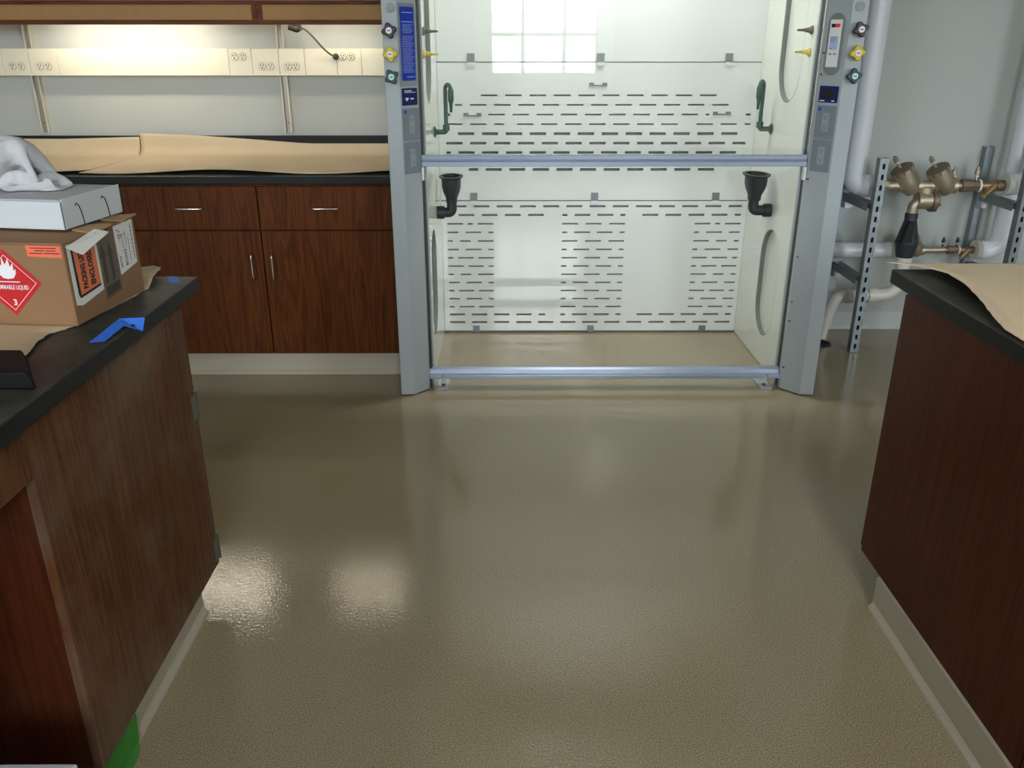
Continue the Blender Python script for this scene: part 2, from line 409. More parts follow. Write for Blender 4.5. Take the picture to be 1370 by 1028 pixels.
# side liners with recessed stadium access panels
for side, x, ux in (('l', LX, 1), ('r', RX, -1)):
    # plate plane: local x = world y, local y = world z
    hs = [stadium(3.937, .145, .662, .145), stadium(3.96, 1.228, 2.02, .158)]
    if side == 'l':
        hs = [stadium(3.90, .165, .672, .145), stadium(3.935, 1.222, 2.02, .158)]
    M = frame3((x, 0, 0), (0, 1, 0), (0, 0, 1)) if ux < 0 else frame3((x-.022, 0, 0), (0, 1, 0), (0, 0, 1))
    ln = obj('liner_panel', plate(rect(3.66, 4.40, .004, 2.30), hs, .022, M), 'hood_liner', hood)
    for h in hs:
        inn = [((px-3.93)*.93+3.93, pz) for px, pz in h]
        cx = sum(p[0] for p in h)/len(h); cz = sum(p[1] for p in h)/len(h)
        x0 = x+.0225 if ux < 0 else x-.0285
        obj('access_panel', prism(BM(), [(cx+(px-cx)*1.06, cz+(pz-cz)*1.02) for px, pz in h], 0, .006, frame3((x0, 0, 0), (0, 1, 0), (0, 0, 1))), 'hood_liner', ln)
        # grey gasket lining the recess
        g = plate([(cx+(px-cx)*1.0, pz) for px, pz in h], [[(cx+(px-cx)*.955, cz+(pz-cz)*.985) for px, pz in h]], .02,
                  frame3((x+.0015 if ux < 0 else x-.0215, 0, 0), (0, 1, 0), (0, 0, 1)))
        obj('gasket', g, 'gasket_grey', ln)
    # front edge trim and dark sash track
    if ux < 0:
        obj('edge_trim', bx(x-.004, x+.02, 3.640, 3.659, .004, 2.28), 'hood_grey', hood)
        obj('sash_track', bx(x+.002, x+.03, 3.606, 3.639, .004, 2.3), 'track_dark', hood)
        for z in (.11, .33, .42, .62, .95, 1.36, 1.44): obj('screw', cyl(BM(), (1.252, 3.5665, z), (1.2455, 3.5735, z), .004, n=8), 'hinge_steel', hood)
    else:
        obj('edge_trim', bx(x-.02, x+.004, 3.640, 3.659, .004, 2.28), 'hood_grey', hood)
        obj('sash_track', bx(x-.03, x-.002, 3.606, 3.639, .004, 2.3), 'track_dark', hood)
# baffles -----------------------------------------------------------
SL, PITCH, SH = .082, .1205, .008
def slots_row(z, x0, x1, lens=None, start=None, h=SH):
    out = []
    if lens is not None:
        gap = ((x1-x0)-sum(lens))/max(1, len(lens)-1); x = x0
        for l in lens: out.append(rect(x, x+l, z-h/2, z+h/2)); x += l+gap
    else:
        x = start
        while x < x1:
            a, b = max(x, x0), min(x+SL, x1)
            if b-a > .018: out.append(rect(a, b, z-h/2, z+h/2))
            x += PITCH
    return out
X0, X1 = -.318, 1.214
low = []
rows = [.690, .645, .599, .554, .508, .463, .418, .373, .328, .283, .238, .193, .148, .104, .060]
GA, GB, GC = (-.318, -.078), (.283, .611), (.976, 1.217)
patA = [[.082, .026, .082], [.056, .082, .026], [.026, .056, .082], [.056, .082, .026], [.026, .080, .080], [.080, .080, .026], [.026, .056, .082],
        [.056, .082, .026], [.026, .080, .080], [.056, .082, .026], [.026, .080, .080]]
for i, z in enumerate(rows):
    if i in (0, 14): low += slots_row(z, X0, X1, start=-.318 if i == 14 else -.30, h=.011)
    elif i in (1, 13):
        low += slots_row(z, X0, .20, start=-.318+(.06 if i == 1 else 0), h=.011)
        low += slots_row(z, *GB, lens=[.026, SL, SL, .026], h=.011)
        low += slots_row(z, .70, X1, start=.70, h=.011)
    else:
        k = i-2
        low += slots_row(z, *GA, lens=patA[k])
        low += slots_row(z, *GB, lens=[SL, SL, SL] if k % 2 == 0 else [.026, SL, SL, .026])
        low += slots_row(z, *GC, lens=(patA[k][::-1] if k else [.082, .026, .082]))
def notch(x, w, z0, z1): return rect(x-w/2, x+w/2, z0, z1)
BY = 4.412
Mb = frame3((0, BY, 0), (1, 0, 0), (0, 0, 1))      # plate z axis = -y (towards the room)
clips_up = [-.18, .452, 1.077]; clips_mid = [-.177, .447, 1.073]; clips_bot = [-.175, .450, 1.062]
bl = obj('baffle_panel', plate(rect(LX+.001, RX-.001, .012, .7165), low, .012, Mb), 'baffle_white', hood, label='lower white baffle panel with three columns of slots')
mid = []
ZM = [1.236, 1.191, 1.145, 1.099, 1.053, 1.007, .961, .877]
mid += slots_row(ZM[0], -.14, 1.04, start=-.134)
mid += slots_row(ZM[1], -.262, 1.13, start=-.310)
mid += slots_row(ZM[2], -.10, 1.005, start=-.098)+[rect(1.188, 1.212, ZM[2]-.005, ZM[2]+.005), rect(-.312, -.288, ZM[2]-.005, ZM[2]+.005)]
mid += slots_row(ZM[3], -.31, -.02, start=-.31)+slots_row(ZM[3], .045, .86, start=.045)+slots_row(ZM[3], .945, 1.215, start=.945)
mid += slots_row(ZM[4], -.262, 1.19, start=-.252, h=.014)
mid += slots_row(ZM[5], -.312, 1.20, start=-.312, h=.013)
mid += slots_row(ZM[6], -.312, 1.20, start=-.372, h=.013)
mid += slots_row(ZM[7], -.20, 1.075, start=-.235, h=.014)
tilt = .028
def M_tilt(z0, z1, y0, y1):
    d = Vector((0, y1-y0, z1-z0)).normalized()
    return frame3((0, y0-d.y/d.z*z0, 0), (1, 0, 0), d) @ Matrix.Diagonal((1, 1/d.z, 1, 1))
Mm = M_tilt(.72, 1.386, BY-.001, BY-.003)
bmid = obj('baffle_panel', plate(rect(LX+.001, RX-.001, .7215, 1.3875), mid, .012, Mm), 'baffle_white', hood, label='middle white baffle panel with rows of slots')
Mu = M_tilt(1.39, 2.30, BY-.004, BY-.055)
bup = obj('baffle_panel', plate(rect(LX+.001, RX-.001, 1.3925, 2.299), [], .012, Mu), 'baffle_satin', hood, label='plain upper white baffle panel')
for par, xs, z, y in ((bl, clips_bot, .022, BY), (bmid, clips_mid, .742, BY-.002), (bup, clips_up, 1.412, BY-.005)):
    for x in xs:
        c = obj('baffle_clip', bx(x-.018, x+.018, y-.0205, y-.0125, z-.020, z+.018), 'clip_grey', par)
    if par is not bl:
        for x in xs: obj('clip_tongue', bx(x-.017, x+.017, y-.0195, y-.0125, z-.038, z-.0215), 'baffle_white', par)
for x, z in ((.444, 1.287), (-.177, 1.145), (1.066, 1.151)):
    b_ = BM(); y = BY-.001-.002*(z-.72)/.666
    box(b_, x-.044, x-.020, y-.02, y-.0122, z-.008, z+.008); box(b_, x+.020, x+.044, y-.02, y-.0122, z-.008, z+.008)
    box(b_, x-.0205, x+.0205, y-.017, y-.0122, z-.008, z-.002)
    obj('pull_slot', b_, 'gasket_grey', bmid)
obj('rear_gap_strip', bx(LX+.001, RX-.001, BY+.002, BY+.012, .002, .011), 'cavity_dark', hood)
# sash ---------------------------------------------------------------
sash = obj('sash_rail', None or prism(BM(), [(-.022, 1.000), (0, 1.000), (0, 1.046), (-.014, 1.046), (-.020, 1.028), (-.014, 1.025), (-.014, 1.022), (-.022, 1.019)],
            -.359, 1.241, frame3((0, 3.602, 0), (0, 1, 0), (0, 0, 1))), 'aluminium', hood, bevel=.0015)
obj('sash_glass', bx(-.3585, 1.2405, 3.590, 3.596, 1.0465, 2.24), 'sash_glass', sash)
obj('sash_handle_tab', bx(-.358, -.350, 3.575, 3.600, .945, .998), 'frame_white', sash)
obj('sash_handle_tab', bx(1.232, 1.240, 3.575, 3.600, .945, .998), 'frame_white', sash)
sill = obj('airfoil_sill', prism(BM(), [(-.03, .052), (.0, .046), (.03, .052), (.03, .092), (.0, .097), (-.012, .090), (-.016, .072), (-.03, .069)],
            -.360, 1.242, frame3((0, 3.61, 0), (0, 1, 0), (0, 0, 1))), 'aluminium', hood, bevel=.0015)
for x in (-.30, 1.185):
    obj('screw', cyl(BM(), (x, 3.5795, .066), (x, 3.583, .066), .005, n=8), 'hinge_steel', sill)
    fp = obj('floor_plate', bx(x-.026, x+.026, 3.575, 3.70, .0005, .006), 'steel_plate', hood, bevel=.001)
    obj('bolt', cyl(BM(), (x, 3.615, .0062), (x, 3.615, .012), .008, n=10), 'track_dark', fp)
    obj('sill_bracket', bx(x-.012, x+.012, 3.622, 3.630, .0062, .05), 'steel_plate', hood)
# control knobs --------------------------------------------------------
def knob(x, y, z, rot, mat, cap):
    kp = [(.0245*(1+.20*math.cos(4*t))*math.cos(t+rot), .0245*(1+.20*math.cos(4*t))*math.sin(t+rot)) for t in [2*PI*i/40 for i in range(40)]]
    M = frame3((x, y, z), (1, 0, 0), (0, 0, 1))
    b_ = BM(); prism(b_, kp, .014, .036, M); cyl(b_, M @ Vector((0, 0, 0)), M @ Vector((0, 0, .0145)), .013, n=16)
    k_ = obj('control_knob', b_, mat, hood, bevel=.004)
    obj('knob_cap', cyl(BM(), M @ Vector((0, 0, .0362)), M @ Vector((0, 0, .0385)), .0115, n=18), cap, k_)
    obj('cap_mark', bx(-.006, .006, -.002, .002, .0386, .0389, M=M), 'label_navy', k_)
knob(-.452, 3.505, 1.520, .25, 'knob_black', 'cap_white'); knob(-.452, 3.505, 1.436, .12, 'knob_yellow', 'cap_white'); knob(-.451, 3.505, 1.354, .55, 'knob_green', 'cap_mint')
knob(1.343, 3.498, 1.524, .35, 'knob_maroon', 'cap_white'); knob(1.343, 3.498, 1.440, .15, 'knob_yellow', 'cap_white'); knob(1.343, 3.498, 1.357, .10, 'knob_green', 'cap_mint')
obj('blank_plug', cyl(BM(), (-.446, 3.5045, 1.600), (-.446, 3.500, 1.600), .018), 'disc_grey', hood)
obj('blank_plug', cyl(BM(), (1.338, 3.4975, 1.605), (1.338, 3.493, 1.605), .018), 'disc_grey', hood)
# chamfer faces: local u across (left to right as seen), v up, n towards the room
dl = Vector((.063, .073, 0)); ML = frame3((-.424, 3.505, 0), dl, (0, 0, 1)); CL = dl.length
dr = Vector((.068, -.080, 0)); MR = frame3((1.243, 3.578, 0), dr, (0, 0, 1)); CR = dr.length
def cplate(name, M, u0, u1, v0, v1, d0, d1, mat, par, r=.006, **k):
    n = 4; pts = []
    for cx, cy, a in ((u1-r, v1-r, 0), (u0+r, v1-r, PI/2), (u0+r, v0+r, PI), (u1-r, v0+r, 1.5*PI)):
        pts += [(cx+r*math.cos(a+PI/2*i/n), cy+r*math.sin(a+PI/2*i/n)) for i in range(n+1)]
    return obj(name, prism(BM(), pts, d0, d1, M), mat, par, **k)
lb = cplate('label_panel', ML, .006, CL-.006, 1.318, 1.618, .0003, .003, 'label_back', hood, label='grey backing plate of the blue instruction label')
bluel = cplate('instruction_label', ML, .012, CL-.012, 1.338, 1.605, .0032, .0042, 'label_blue', lb)
pm = BM()
for v, u0, u1, h in [(1.585, .22, .8, .003), (1.552, .18, .82, .003)]+[(1.541-.0055*i, .22+.02*(i % 3), .8-.03*((i*7) % 4), .0018) for i in range(6)]+[(1.500-.0062*i, .2, .84-.05*((i*5) % 4), .0018) for i in range(22)]+[(1.352, .38, .82, .0035)]:
    box(pm, CL*u0, CL*u1, v-h/2, v+h/2, .0043, .0046, M=ML)
tag(obj('label_print', pm, 'print_pale', lb), label='lines of small pale print', kind='stuff')
sl_ = cplate('alarm_label', ML, .008, CL-.008, 1.245, 1.310, .0003, .003, 'label_navy', hood, r=.004)
pm = BM()
for v, u0, u1, h in ((1.300, .2, .6, .003), (1.294, .2, .82, .002), (1.271, .24, .42, .006), (1.265, .29, .37, .006), (1.270, .54, .70, .005)):
    box(pm, CL*u0, CL*u1, v-h/2, v+h/2, .0031, .0034, M=ML)
tag(obj('label_print', pm, 'print_white', sl_), kind='stuff')
def outlet(M, u0, u1, v0, v1, sticker):
    o_ = cplate('outlet_plate', M, u0, u1, v0, v1, .0003, .004, 'outlet_grey', hood, r=.004)
    um = (u0+u1)/2+.002; vm = (v0+v1)/2
    rc = cplate('receptacle', M, um-.014, um+.014, vm-.034, vm+.034, .0042, .0055, 'receptacle_grey', o_, r=.002)
    b_ = BM()
    for dv in (.018, -.018):
        box(b_, um-.007, um-.005, vm+dv, vm+dv+.008, .0056, .0059, M=M); box(b_, um+.005, um+.007, vm+dv, vm+dv+.008, .0056, .0059, M=M)
        box(b_, um-.002, um+.002, vm+dv-.007, vm+dv-.003, .0056, .0059, M=M)
    obj('pin_slots', b_, 'slot_black', o_)
    if sticker: obj('dot_sticker', prism(BM(), [(u0+.014+.007*math.cos(2*PI*i/14), v1-.014+.007*math.sin(2*PI*i/14)) for i in range(14)], .0042, .0046, M), 'sticker_blue', o_)
outlet(ML, .006, CL-.004, 1.109, 1.234, True); outlet(ML, .006, CL-.004, .978, 1.104, False)
outlet(MR, .012, CR-.008, 1.116, 1.244, True); outlet(MR, .012, CR-.008, .985, 1.113, False)
cp = cplate('control_cover', MR, .004, CR-.002, 1.325, 1.70, .0002, .0016, 'hood_grey', hood, r=.003)
mo = obj('airflow_monitor', prism(BM(), [(x+CR*.5, y) for x, y in stadium(0, 1.358, 1.585, .034)], .0018, .008, MR), 'gasket_grey', hood, bevel=.002)
mf = obj('monitor_face', bx(CR*.5-.024, CR*.5+.024, 1.388, 1.560, .0082, .012, M=MR), 'frame_white', mo)
obj('digital_display', bx(CR*.5-.018, CR*.5-.001, 1.532, 1.545, .0122, .0128, M=MR), 'slot_black', mo)
obj('digital_display', bx(CR*.5-.001, CR*.5+.018, 1.532, 1.545, .0122, .0128, M=MR), 'led_red', mo)
obj('monitor_panel', bx(CR*.5-.017, CR*.5+.016, 1.452, 1.500, .0122, .0126, M=MR), 'screen_blue', mo)
pm = BM()
for v, u0, u1 in ((1.496, -.015, .009), (1.488, -.015, .009), (1.481, -.015, 0), (1.456, -.015, -.005)): box(pm, CR*.5+u0, CR*.5+u1, v-.0015, v+.0015, .0127, .013, M=MR)
tag(obj('monitor_print', pm, 'outlet_grey', mo), kind='stuff')
for du in (-.010, .009): obj('monitor_button', prism(BM(), [(CR*.5+du+.007*math.cos(2*PI*i/12), 1.436+.004*math.sin(2*PI*i/12)) for i in range(12)], .0122, .013, MR), 'disc_grey', mo)
sw = cplate('light_switch', MR, .014, CR-.010, 1.255, 1.318, .0003, .004, 'label_navy', hood, r=.004)
obj('rocker', bx(.028, CR-.026, 1.272, 1.304, .0042, .0075, M=MR), 'slot_black', sw, bevel=.001)
pm = BM(); box(pm, .020, .040, 1.260, 1.264, .0042, .0045, M=MR); box(pm, CR-.034, CR-.022, 1.260, 1.264, .0042, .0045, M=MR)
tag(obj('switch_print', pm, 'print_white', sw), kind='stuff')
# gas nozzles -----------------------------------------------------------
def nozzle(x, y, z, s, mat):
    b_ = BM(); lathe(b_, [(.017, 0), (.017, .006), (.011, .010), (.010, .022), (.0075, .024), (.0075, .034), (.005, .036), (.0042, .060), (.003, .062)], (x, y, z), (s, 0, 0), 16)
    obj('gas_nozzle', b_, mat, hood, smooth=True)
nozzle(LX+.001, 3.722, 1.520, 1, 'nozzle_grey'); nozzle(LX+.001, 3.722, 1.434, 1, 'nozzle_yellow')
nozzle(RX-.001, 3.718, 1.525, -1, 'nozzle_grey'); nozzle(RX-.001, 3.718, 1.442, -1, 'nozzle_yellow')
# gooseneck taps ----------------------------------------------------------
def tap(x, y, z, s):
    t = obj('water_tap', tube(BM(), [(x, y, z), (x+s*.044, y, z)]+arc((x+s*.044, y, z+.012), (s, 0, 0), (0, 0, -1), .012, PI/2, 0, 4)+[(x+s*.056, y, z+.03)], .0115), 'faucet_green', hood, smooth=True)
    obj('flange', lathe(BM(), [(.025, 0), (.025, .004), (.016, .010), (.013, .012)], (x, y, z), (s, 0, 0), 20), 'faucet_green', t, smooth=True)
    obj('collar', cyl(BM(), (x+s*.056, y, z+.006), (x+s*.056, y, z+.032), .016, n=16), 'faucet_green', t, smooth=True)
    d = Vector((s*.62, -.78, 0)).normalized()
    top = z+.19; p0 = Vector((x+s*.056, y, z+.03))
    neck = [p0, (p0.x, p0.y, top)]+arc(Vector((p0.x, p0.y, top))+d*.022, -d, (0, 0, 1), .022, 0, PI, 10)
    e = Vector((p0.x, p0.y, top))+d*.044
    obj('gooseneck', tube(BM(), neck, .0095), 'faucet_green', t, smooth=True)
    obj('spout', lathe(BM(), [(.010, 0), (.0135, .006), (.0135, .05), (.008, .066), (.006, .10), (.004, .104)], e+Vector((0, 0, .004)), (0, 0, -1), 16), 'faucet_green', t, smooth=True)
tap(LX+.0005, 4.14, 1.086, 1); tap(RX-.0005, 4.13, 1.100, -1)
# cup sinks ---------------------------------------------------------------
def cup(x, y, z, cxp, zr, s, sc=1.):
    c = Vector((cxp, y, 0)); h = zr-z
    pts = [(x, y, z), (cxp-s*.018, y, z)]+arc((cxp-s*.018, y, z+.018), (s, 0, 0), (0, 0, -1), .018, PI/2, 0, 5)+[(cxp, y, z+.07)]
    el = obj('cup_sink', tube(BM(), pts, .024, 18), 'black_poly', hood, smooth=True)
    obj('coupling', cyl(BM(), (x, y, z), (x+s*.034, y, z), .031, n=20), 'black_poly', el, smooth=True)
    prof = [(.027, z+.05), (.028, z+.072), (.040, z+.10), (.046, z+.125), (.047, zr-.012), (.057, zr-.006), (.058, zr), (.044, zr+.001), (.043, zr-.03), (.030, zr-.085), (.014, zr-.095)]
    obj('cup_bowl', lathe(BM(), [(r*sc, hh) for r, hh in prof], (cxp, y, 0), (0, 0, 1), 28, 1.0, 1.55), 'black_poly', el, smooth=True)
cup(LX+.0005, 4.16, .703, -.276, .880, 1); cup(RX-.0005, 4.0, .742, 1.158, .912, -1, 1.06)

# ------------------------------------------------------------------ back wall: base cabinets and counter
def pull(name, p0, p1, out, par, r=.0045):
    p0, p1, out = Vector(p0), Vector(p1), Vector(out); d = (p1-p0).normalized(); k = .012
    pts = [p0, p0+out*.6]+[p0+out*.6+(out*.4)*math.sin(t)+d*k*(1-math.cos(t)) for t in (PI/8, PI/4, 3*PI/8, PI/2)]
    q = [p1, p1+out*.6]+[p1+out*.6+(out*.4)*math.sin(t)-d*k*(1-math.cos(t)) for t in (PI/8, PI/4, 3*PI/8, PI/2)]
    return obj(name, tube(BM(), pts+q[::-1], r, 10), 'chrome_pull', par, smooth=True)
def base_cabinet(x0, x1, label):
    c = empty('base_cabinet', ((x0+x1)/2, 4.1, 0), label, 'cabinet', 'base cabinets along the back wall')
    xm = (x0+x1)/2
    obj('body', bx(x0, x1, 3.741, 4.455, .121, .905), 'cabinet_wood', c)
    obj('toe_kick', bx(x0, x1, 3.79, 3.81, .0, .1205), 'vinyl_base', c)
    obj('toe_cove', prism(BM(), [(0, .0005), (-.016, .0005), (-.014, .006), (-.004, .016), (0, .02)], x0, x1, frame3((0, 3.7895, 0), (0, 1, 0), (0, 0, 1))), 'vinyl_base', c)
    for a, b, s in ((x0+.003, xm-.003, 1), (xm+.003, x1-.003, -1)):
        d = obj('drawer', bx(a, b, 3.72, 3.740, .709, .897), 'cabinet_wood', c, bevel=.0015)
        cx = (a+b)/2
        pull('handle', (cx-.058, 3.7195, .805), (cx+.058, 3.7195, .805), (0, -.028, 0), d)
        d = obj('door', bx(a, b, 3.72, 3.740, .126, .703), 'cabinet_wood', c, bevel=.0015)
        hx = b-.045 if s > 0 else a+.040
        pull('handle', (hx, 3.7195, .488), (hx, 3.7195, .602), (0, -.028, 0), d)
    return c
base_cabinet(-1.692, -.502, 'dark reddish wood base cabinet with two drawers and doors beside the fume hood')
base_cabinet(-2.886, -1.696, 'dark reddish wood base cabinet further left, hidden behind the stacked boxes')
ct = empty('countertop', (-1.69, 4.1, .908), 'long black resin countertop along the back wall under brown paper', 'countertop')
obj('slab', bx(-2.89, -.486, 3.70, 4.455, .909, .943), 'epoxy_black', ct, bevel=.004)
obj('backsplash', bx(-2.89, -.486, 4.437, 4.457, .9435, 1.040), 'epoxy_black', ct, bevel=.003)

def sheet(name, rows, mat, label, cat='paper', th=.0012, group=None):
    """rows: list of equally long lists of points"""
    bm = BM(); g = [[bm.verts.new(p) for p in r] for r in rows]
    for A, B in zip(g, g[1:]):
        for i in range(len(A)-1): bm.faces.new((A[i], A[i+1], B[i+1], B[i]))
    o = obj(name, bm, mat, smooth=True)
    sd = o.modifiers.new('thickness', 'SOLIDIFY'); sd.thickness = th; sd.offset = 1
    return tag(o, label, cat, group)
def lerp_tab(tab, x):
    for (a, fa), (b, fb) in zip(tab, tab[1:]):
        if x <= b: return fa+(fb-fa)*max(0, (x-a)/(b-a))
    return tab[-1][1]
def back_paper(x0, x1, toptab, fronttab, lift, seed, label):
    rows = []; nx = 60
    for i in range(nx+1):
        x = x0+(x1-x0)*i/nx
        yf = lerp_tab(fronttab, x); zt = lerp_tab(toptab, x)
        r = []
        n1 = 16
        R = .055
        for j in range(n1+1):          # flat part
            v = j/n1; y = yf+(4.425-R-yf)*v
            nz = noise.noise((x*3.1, y*4, seed))*.5+.5
            curl = (1-v)**5*(.010+.008*math.sin(x*7+seed))
            r.append((x+.004*noise.noise((x*9, y*9, seed+5)), y, .9445+lift+.010*nz*min(1, v*3)*(1-v)+curl))
        for j in range(1, 6):         # sweep up the splash
            t = PI/2*j/5; r.append((x, 4.425-R+R*math.sin(t)+.001*noise.noise((x*8, j, seed)), .9445+lift+R*(1-math.cos(t))))
        for j in range(1, 4):
            z = .9445+lift+R+(zt-.9445-lift-R)*j/3
            r.append((x, 4.425+.006*j/3*1.0, z))
        rows.append(r)
    return sheet('kraft_paper_sheet', rows, 'kraft_paper', label, group='brown paper on the back counter')
back_paper(-2.86, -1.8665, [(-2.9, 1.030), (-2.25, 1.026), (-1.86, 1.036), (-1.8, 1.03)], [(-2.9, 3.765), (-1.99, 3.755), (-1.7, 3.76)], 0., 1.7,
           'brown paper sheet on the left end of the back counter, tucked under another sheet')
back_paper(-1.862, -.492, [(-1.87, 1.056), (-1.62, 1.045), (-1.44, 1.034), (-1.06, 1.006), (-.61, .985), (-.48, .980)], [(-1.87, 3.745), (-1.6, 3.74), (-1.3, 3.76), (-.87, 3.735), (-.48, 3.75)], .004, 4.2,
           'long brown paper sheet on the back counter next to the fume hood')

# ------------------------------------------------------------------ raceway, standards, shelf
rw = empty('outlet_raceway', (-1.68, 4.43, 1.327), 'long ivory outlet strip mounted across the back wall', 'outlet strip')
obj('channel', bx(-2.9, -.487, 4.424, 4.466, 1.330, 1.448), 'raceway_ivory', rw)
seams = [-2.9, -2.466, -2.335, -2.197, -1.362, -1.25, -1.119, -.992, -.835, -.715, -.487]
for a, b in zip(seams, seams[1:]):
    obj('cover_panel', bx(a+.0008, b-.0008, 4.410, 4.4235, 1.327, 1.451), 'raceway_ivory', rw, bevel=.002)
for x, z in [(-2.42, 1.370), (-2.378, 1.370), (-2.287, 1.370), (-2.247, 1.370), (-1.332, 1.414), (-1.292, 1.414), (-1.202, 1.370), (-1.162, 1.370), (-1.075, 1.370), (-1.038, 1.370), (-.805, 1.414), (-.765, 1.414)]:
    r_ = obj('receptacle', cyl(BM(), (x, 4.4098, z), (x, 4.405, z), .0165, n=20), 'receptacle_ivory', rw, bevel=.001)
    b_ = BM()
    for p in ((-.006, .005), (.006, .005)): box(b_, x+p[0]-.0018, x+p[0]+.0018, 4.4042, 4.4052, z+p[1]-.0045, z+p[1]+.0045)
    box(b_, x-.003, x+.003, 4.4042, 4.4052, z-.010, z-.004)
    obj('pin_slots', b_, 'slot_black', r_)
    obj('receptacle_rim', lathe(BM(), [(.0185, 0), (.0185, .0015), (.0168, .0015), (.0168, 0)], (x, 4.4097, z), (0, -1, 0), 20), 'cardboard_edge', r_)
for x, lab in ((-2.342, 'leftmost upright shelf standard on the back wall below the outlet strip'), (-1.112, 'upright shelf standard on the back wall behind the black plug')):
    t = empty('shelf_standard', (x, WY, 1.05), lab, 'shelf standard', 'shelf standards on the back wall')
    for z0, z1 in ((1.055, 1.3295), (1.4485, 2.1)):
        y1 = WY-.0005
        obj('channel_web', bx(x-.012, x+.012, y1-.006, y1, z0, z1), 'standard_steel', t)
        obj('flange', bx(x-.019, x-.0125, y1-.022, y1, z0, z1), 'standard_cream', t)
        obj('flange', bx(x+.0125, x+.019, y1-.022, y1, z0, z1), 'standard_cream', t)
    obj('screw', cyl(BM(), (x, WY-.0068, 1.10), (x, WY-.010, 1.10), .005, n=10), 'hinge_steel', t)
def shelf(x0, x1, label):
    s = empty('wall_shelf', ((x0+x1)/2, 4.3, 1.55), label, 'shelf', 'wall shelves over the back counter')
    obj('shelf_board', bx(x0, x1, 4.166, 4.42, 1.634, 1.652), 'shelf_wood', s)
    obj('top_rail', bx(x0, x1, 4.145, 4.165, 1.636, 1.654), 'shelf_wood', s)
    obj('bottom_rail', bx(x0, x1, 4.145, 4.165, 1.553, 1.573), 'shelf_wood', s)
    for a in (x0, x1-.022): obj('end_stile', bx(a, a+.022, 4.145, 4.165, 1.5735, 1.6355), 'shelf_wood', s)
    obj('inset_panel', bx(x0+.010, x1-.010, 4.153, 4.163, 1.565, 1.642), 'hardboard', s)
    for a in (x0+.3, (x0+x1)/2, x1-.3)[:3 if x1-x0 > 1 else 1]: obj('bracket', bx(a-.004, a+.004, 4.18, 4.44, 1.612, 1.6335), 'standard_steel', s)
    return s
shelf(-3.54, -1.1305, 'left dark wood wall shelf with tan inset front over the counter')
shelf(-1.1285, -.489, 'short dark wood wall shelf with tan inset front next to the fume hood')
def undershelf(x0, x1, mat, label):
    t = empty('under_shelf_lamp', ((x0+x1)/2, 4.26, 1.60), label, 'lamp', 'lamps under the wall shelves')
    obj('lamp_housing', bx(x0, x1, 4.215, 4.305, 1.596, 1.6115), 'frame_white', t)
    obj('tube', cyl(BM(), (x0+.02, 4.26, 1.584), (x1-.02, 4.26, 1.584), .010, n=12), mat, t)
undershelf(-2.18, -1.42, 'tube_glow_bright', 'lit tube lamp under the left wall shelf')
undershelf(-1.06, -.62, 'tube_glow_soft', 'lit tube lamp under the short wall shelf by the hood')
cd = empty('power_cord', (-.92, 4.38, 1.42), 'dark power cord hanging from the shelf to the outlet strip', 'power cord')
cpts = []
for i in range(17):
    v = i/16; x = -.985+(.145)*v; z = 1.545-.128*(3*v*v-2*v**3)*.85-.128*.15*v; y = 4.33+.065*v
    cpts.append((x, y, z))
obj('cable', tube(BM(), cpts, .0042, 8), 'cord_grey', cd, smooth=True)
obj('plug', lathe(BM(), [(.006, 0), (.011, .006), (.015, .016), (.015, .026)], (-.842, 4.378, 1.414), (.25, 1, 0), 14), 'cord_grey', cd, smooth=True)
b_ = BM(); cyl(b_, (-1.035, 4.33, 1.548), (-.995, 4.33, 1.536), .016, n=14); cyl(b_, (-1.00, 4.33, 1.556), (-.985, 4.335, 1.528), .013, n=12); 
obj('line_plug', b_, 'slot_black', cd, smooth=True)
obj('cable_loop', tube(BM(), arc((-.988, 4.325, 1.545), (1, 0, 0), (0, 0, 1), .014, 0, 2*PI, 16), .003, 8), 'cord_grey', cd, smooth=True)

# ------------------------------------------------------------------ left island
PX, CX = -.828, -.805
isl = empty('island_cabinet', (-1.2, 1.7, 0), 'dusty dark wood island cabinet end with steel hinges, left of the aisle', 'cabinet')
IY0, IY1 = 1.305, 2.045
obj('body', bx(-1.56, PX-.0195, IY0+.001, IY1, .101, .874), 'island_wood', isl)
obj('side_panel', bx(PX-.019, PX, IY0, IY1+.002, .100, .8755), 'dusty_wood', isl, bevel=.001)
for a, b, hx in ((-1.19, PX-.006, -1.14), (-1.56, -1.196, -1.25)):
    d = obj('door', bx(a, b, IY1+.003, IY1+.023, .106, .868), 'dusty_wood', isl, bevel=.0015)
    pull('handle', (hx, IY1+.0232, .62), (hx, IY1+.0232, .74), (0, .028, 0), d)
for z in (.585, .148):
    h = obj('hinge', cyl(BM(), (PX-.001, IY1+.013, z-.040), (PX-.001, IY1+.013, z+.040), .0055, n=12), 'hinge_steel', isl, smooth=True)
    obj('hinge_leaf', bx(PX+.0003, PX+.002, IY1-.022, IY1+.010, z-.034, z+.034), 'hinge_steel', h)
obj('toe_kick', bx(-1.53, -.853, IY0+.01, 1.955, 0, .0995), 'vinyl_base', isl)
obj('toe_cove', prism(BM(), [(0, .0005), (.014, .0005), (.012, .006), (.004, .014), (0, .02)], -1.95, -(IY0-.02), frame3((-.8528, 0, 0), (1, 0, 0), (0, 0, 1))), 'vinyl_base', isl)
kt = empty('knee_space_table', (-1.2, .8, 0), 'dark wood knee-space frame under the near end of the left counter', 'table')
obj('apron', bx(PX-.02, PX, .772, IY0-.001, .772, .8755), 'dusty_wood', kt)
obj('rear_panel', bx(-1.56, -1.54, .772, IY0-.001, .101, .8755), 'island_wood', kt)
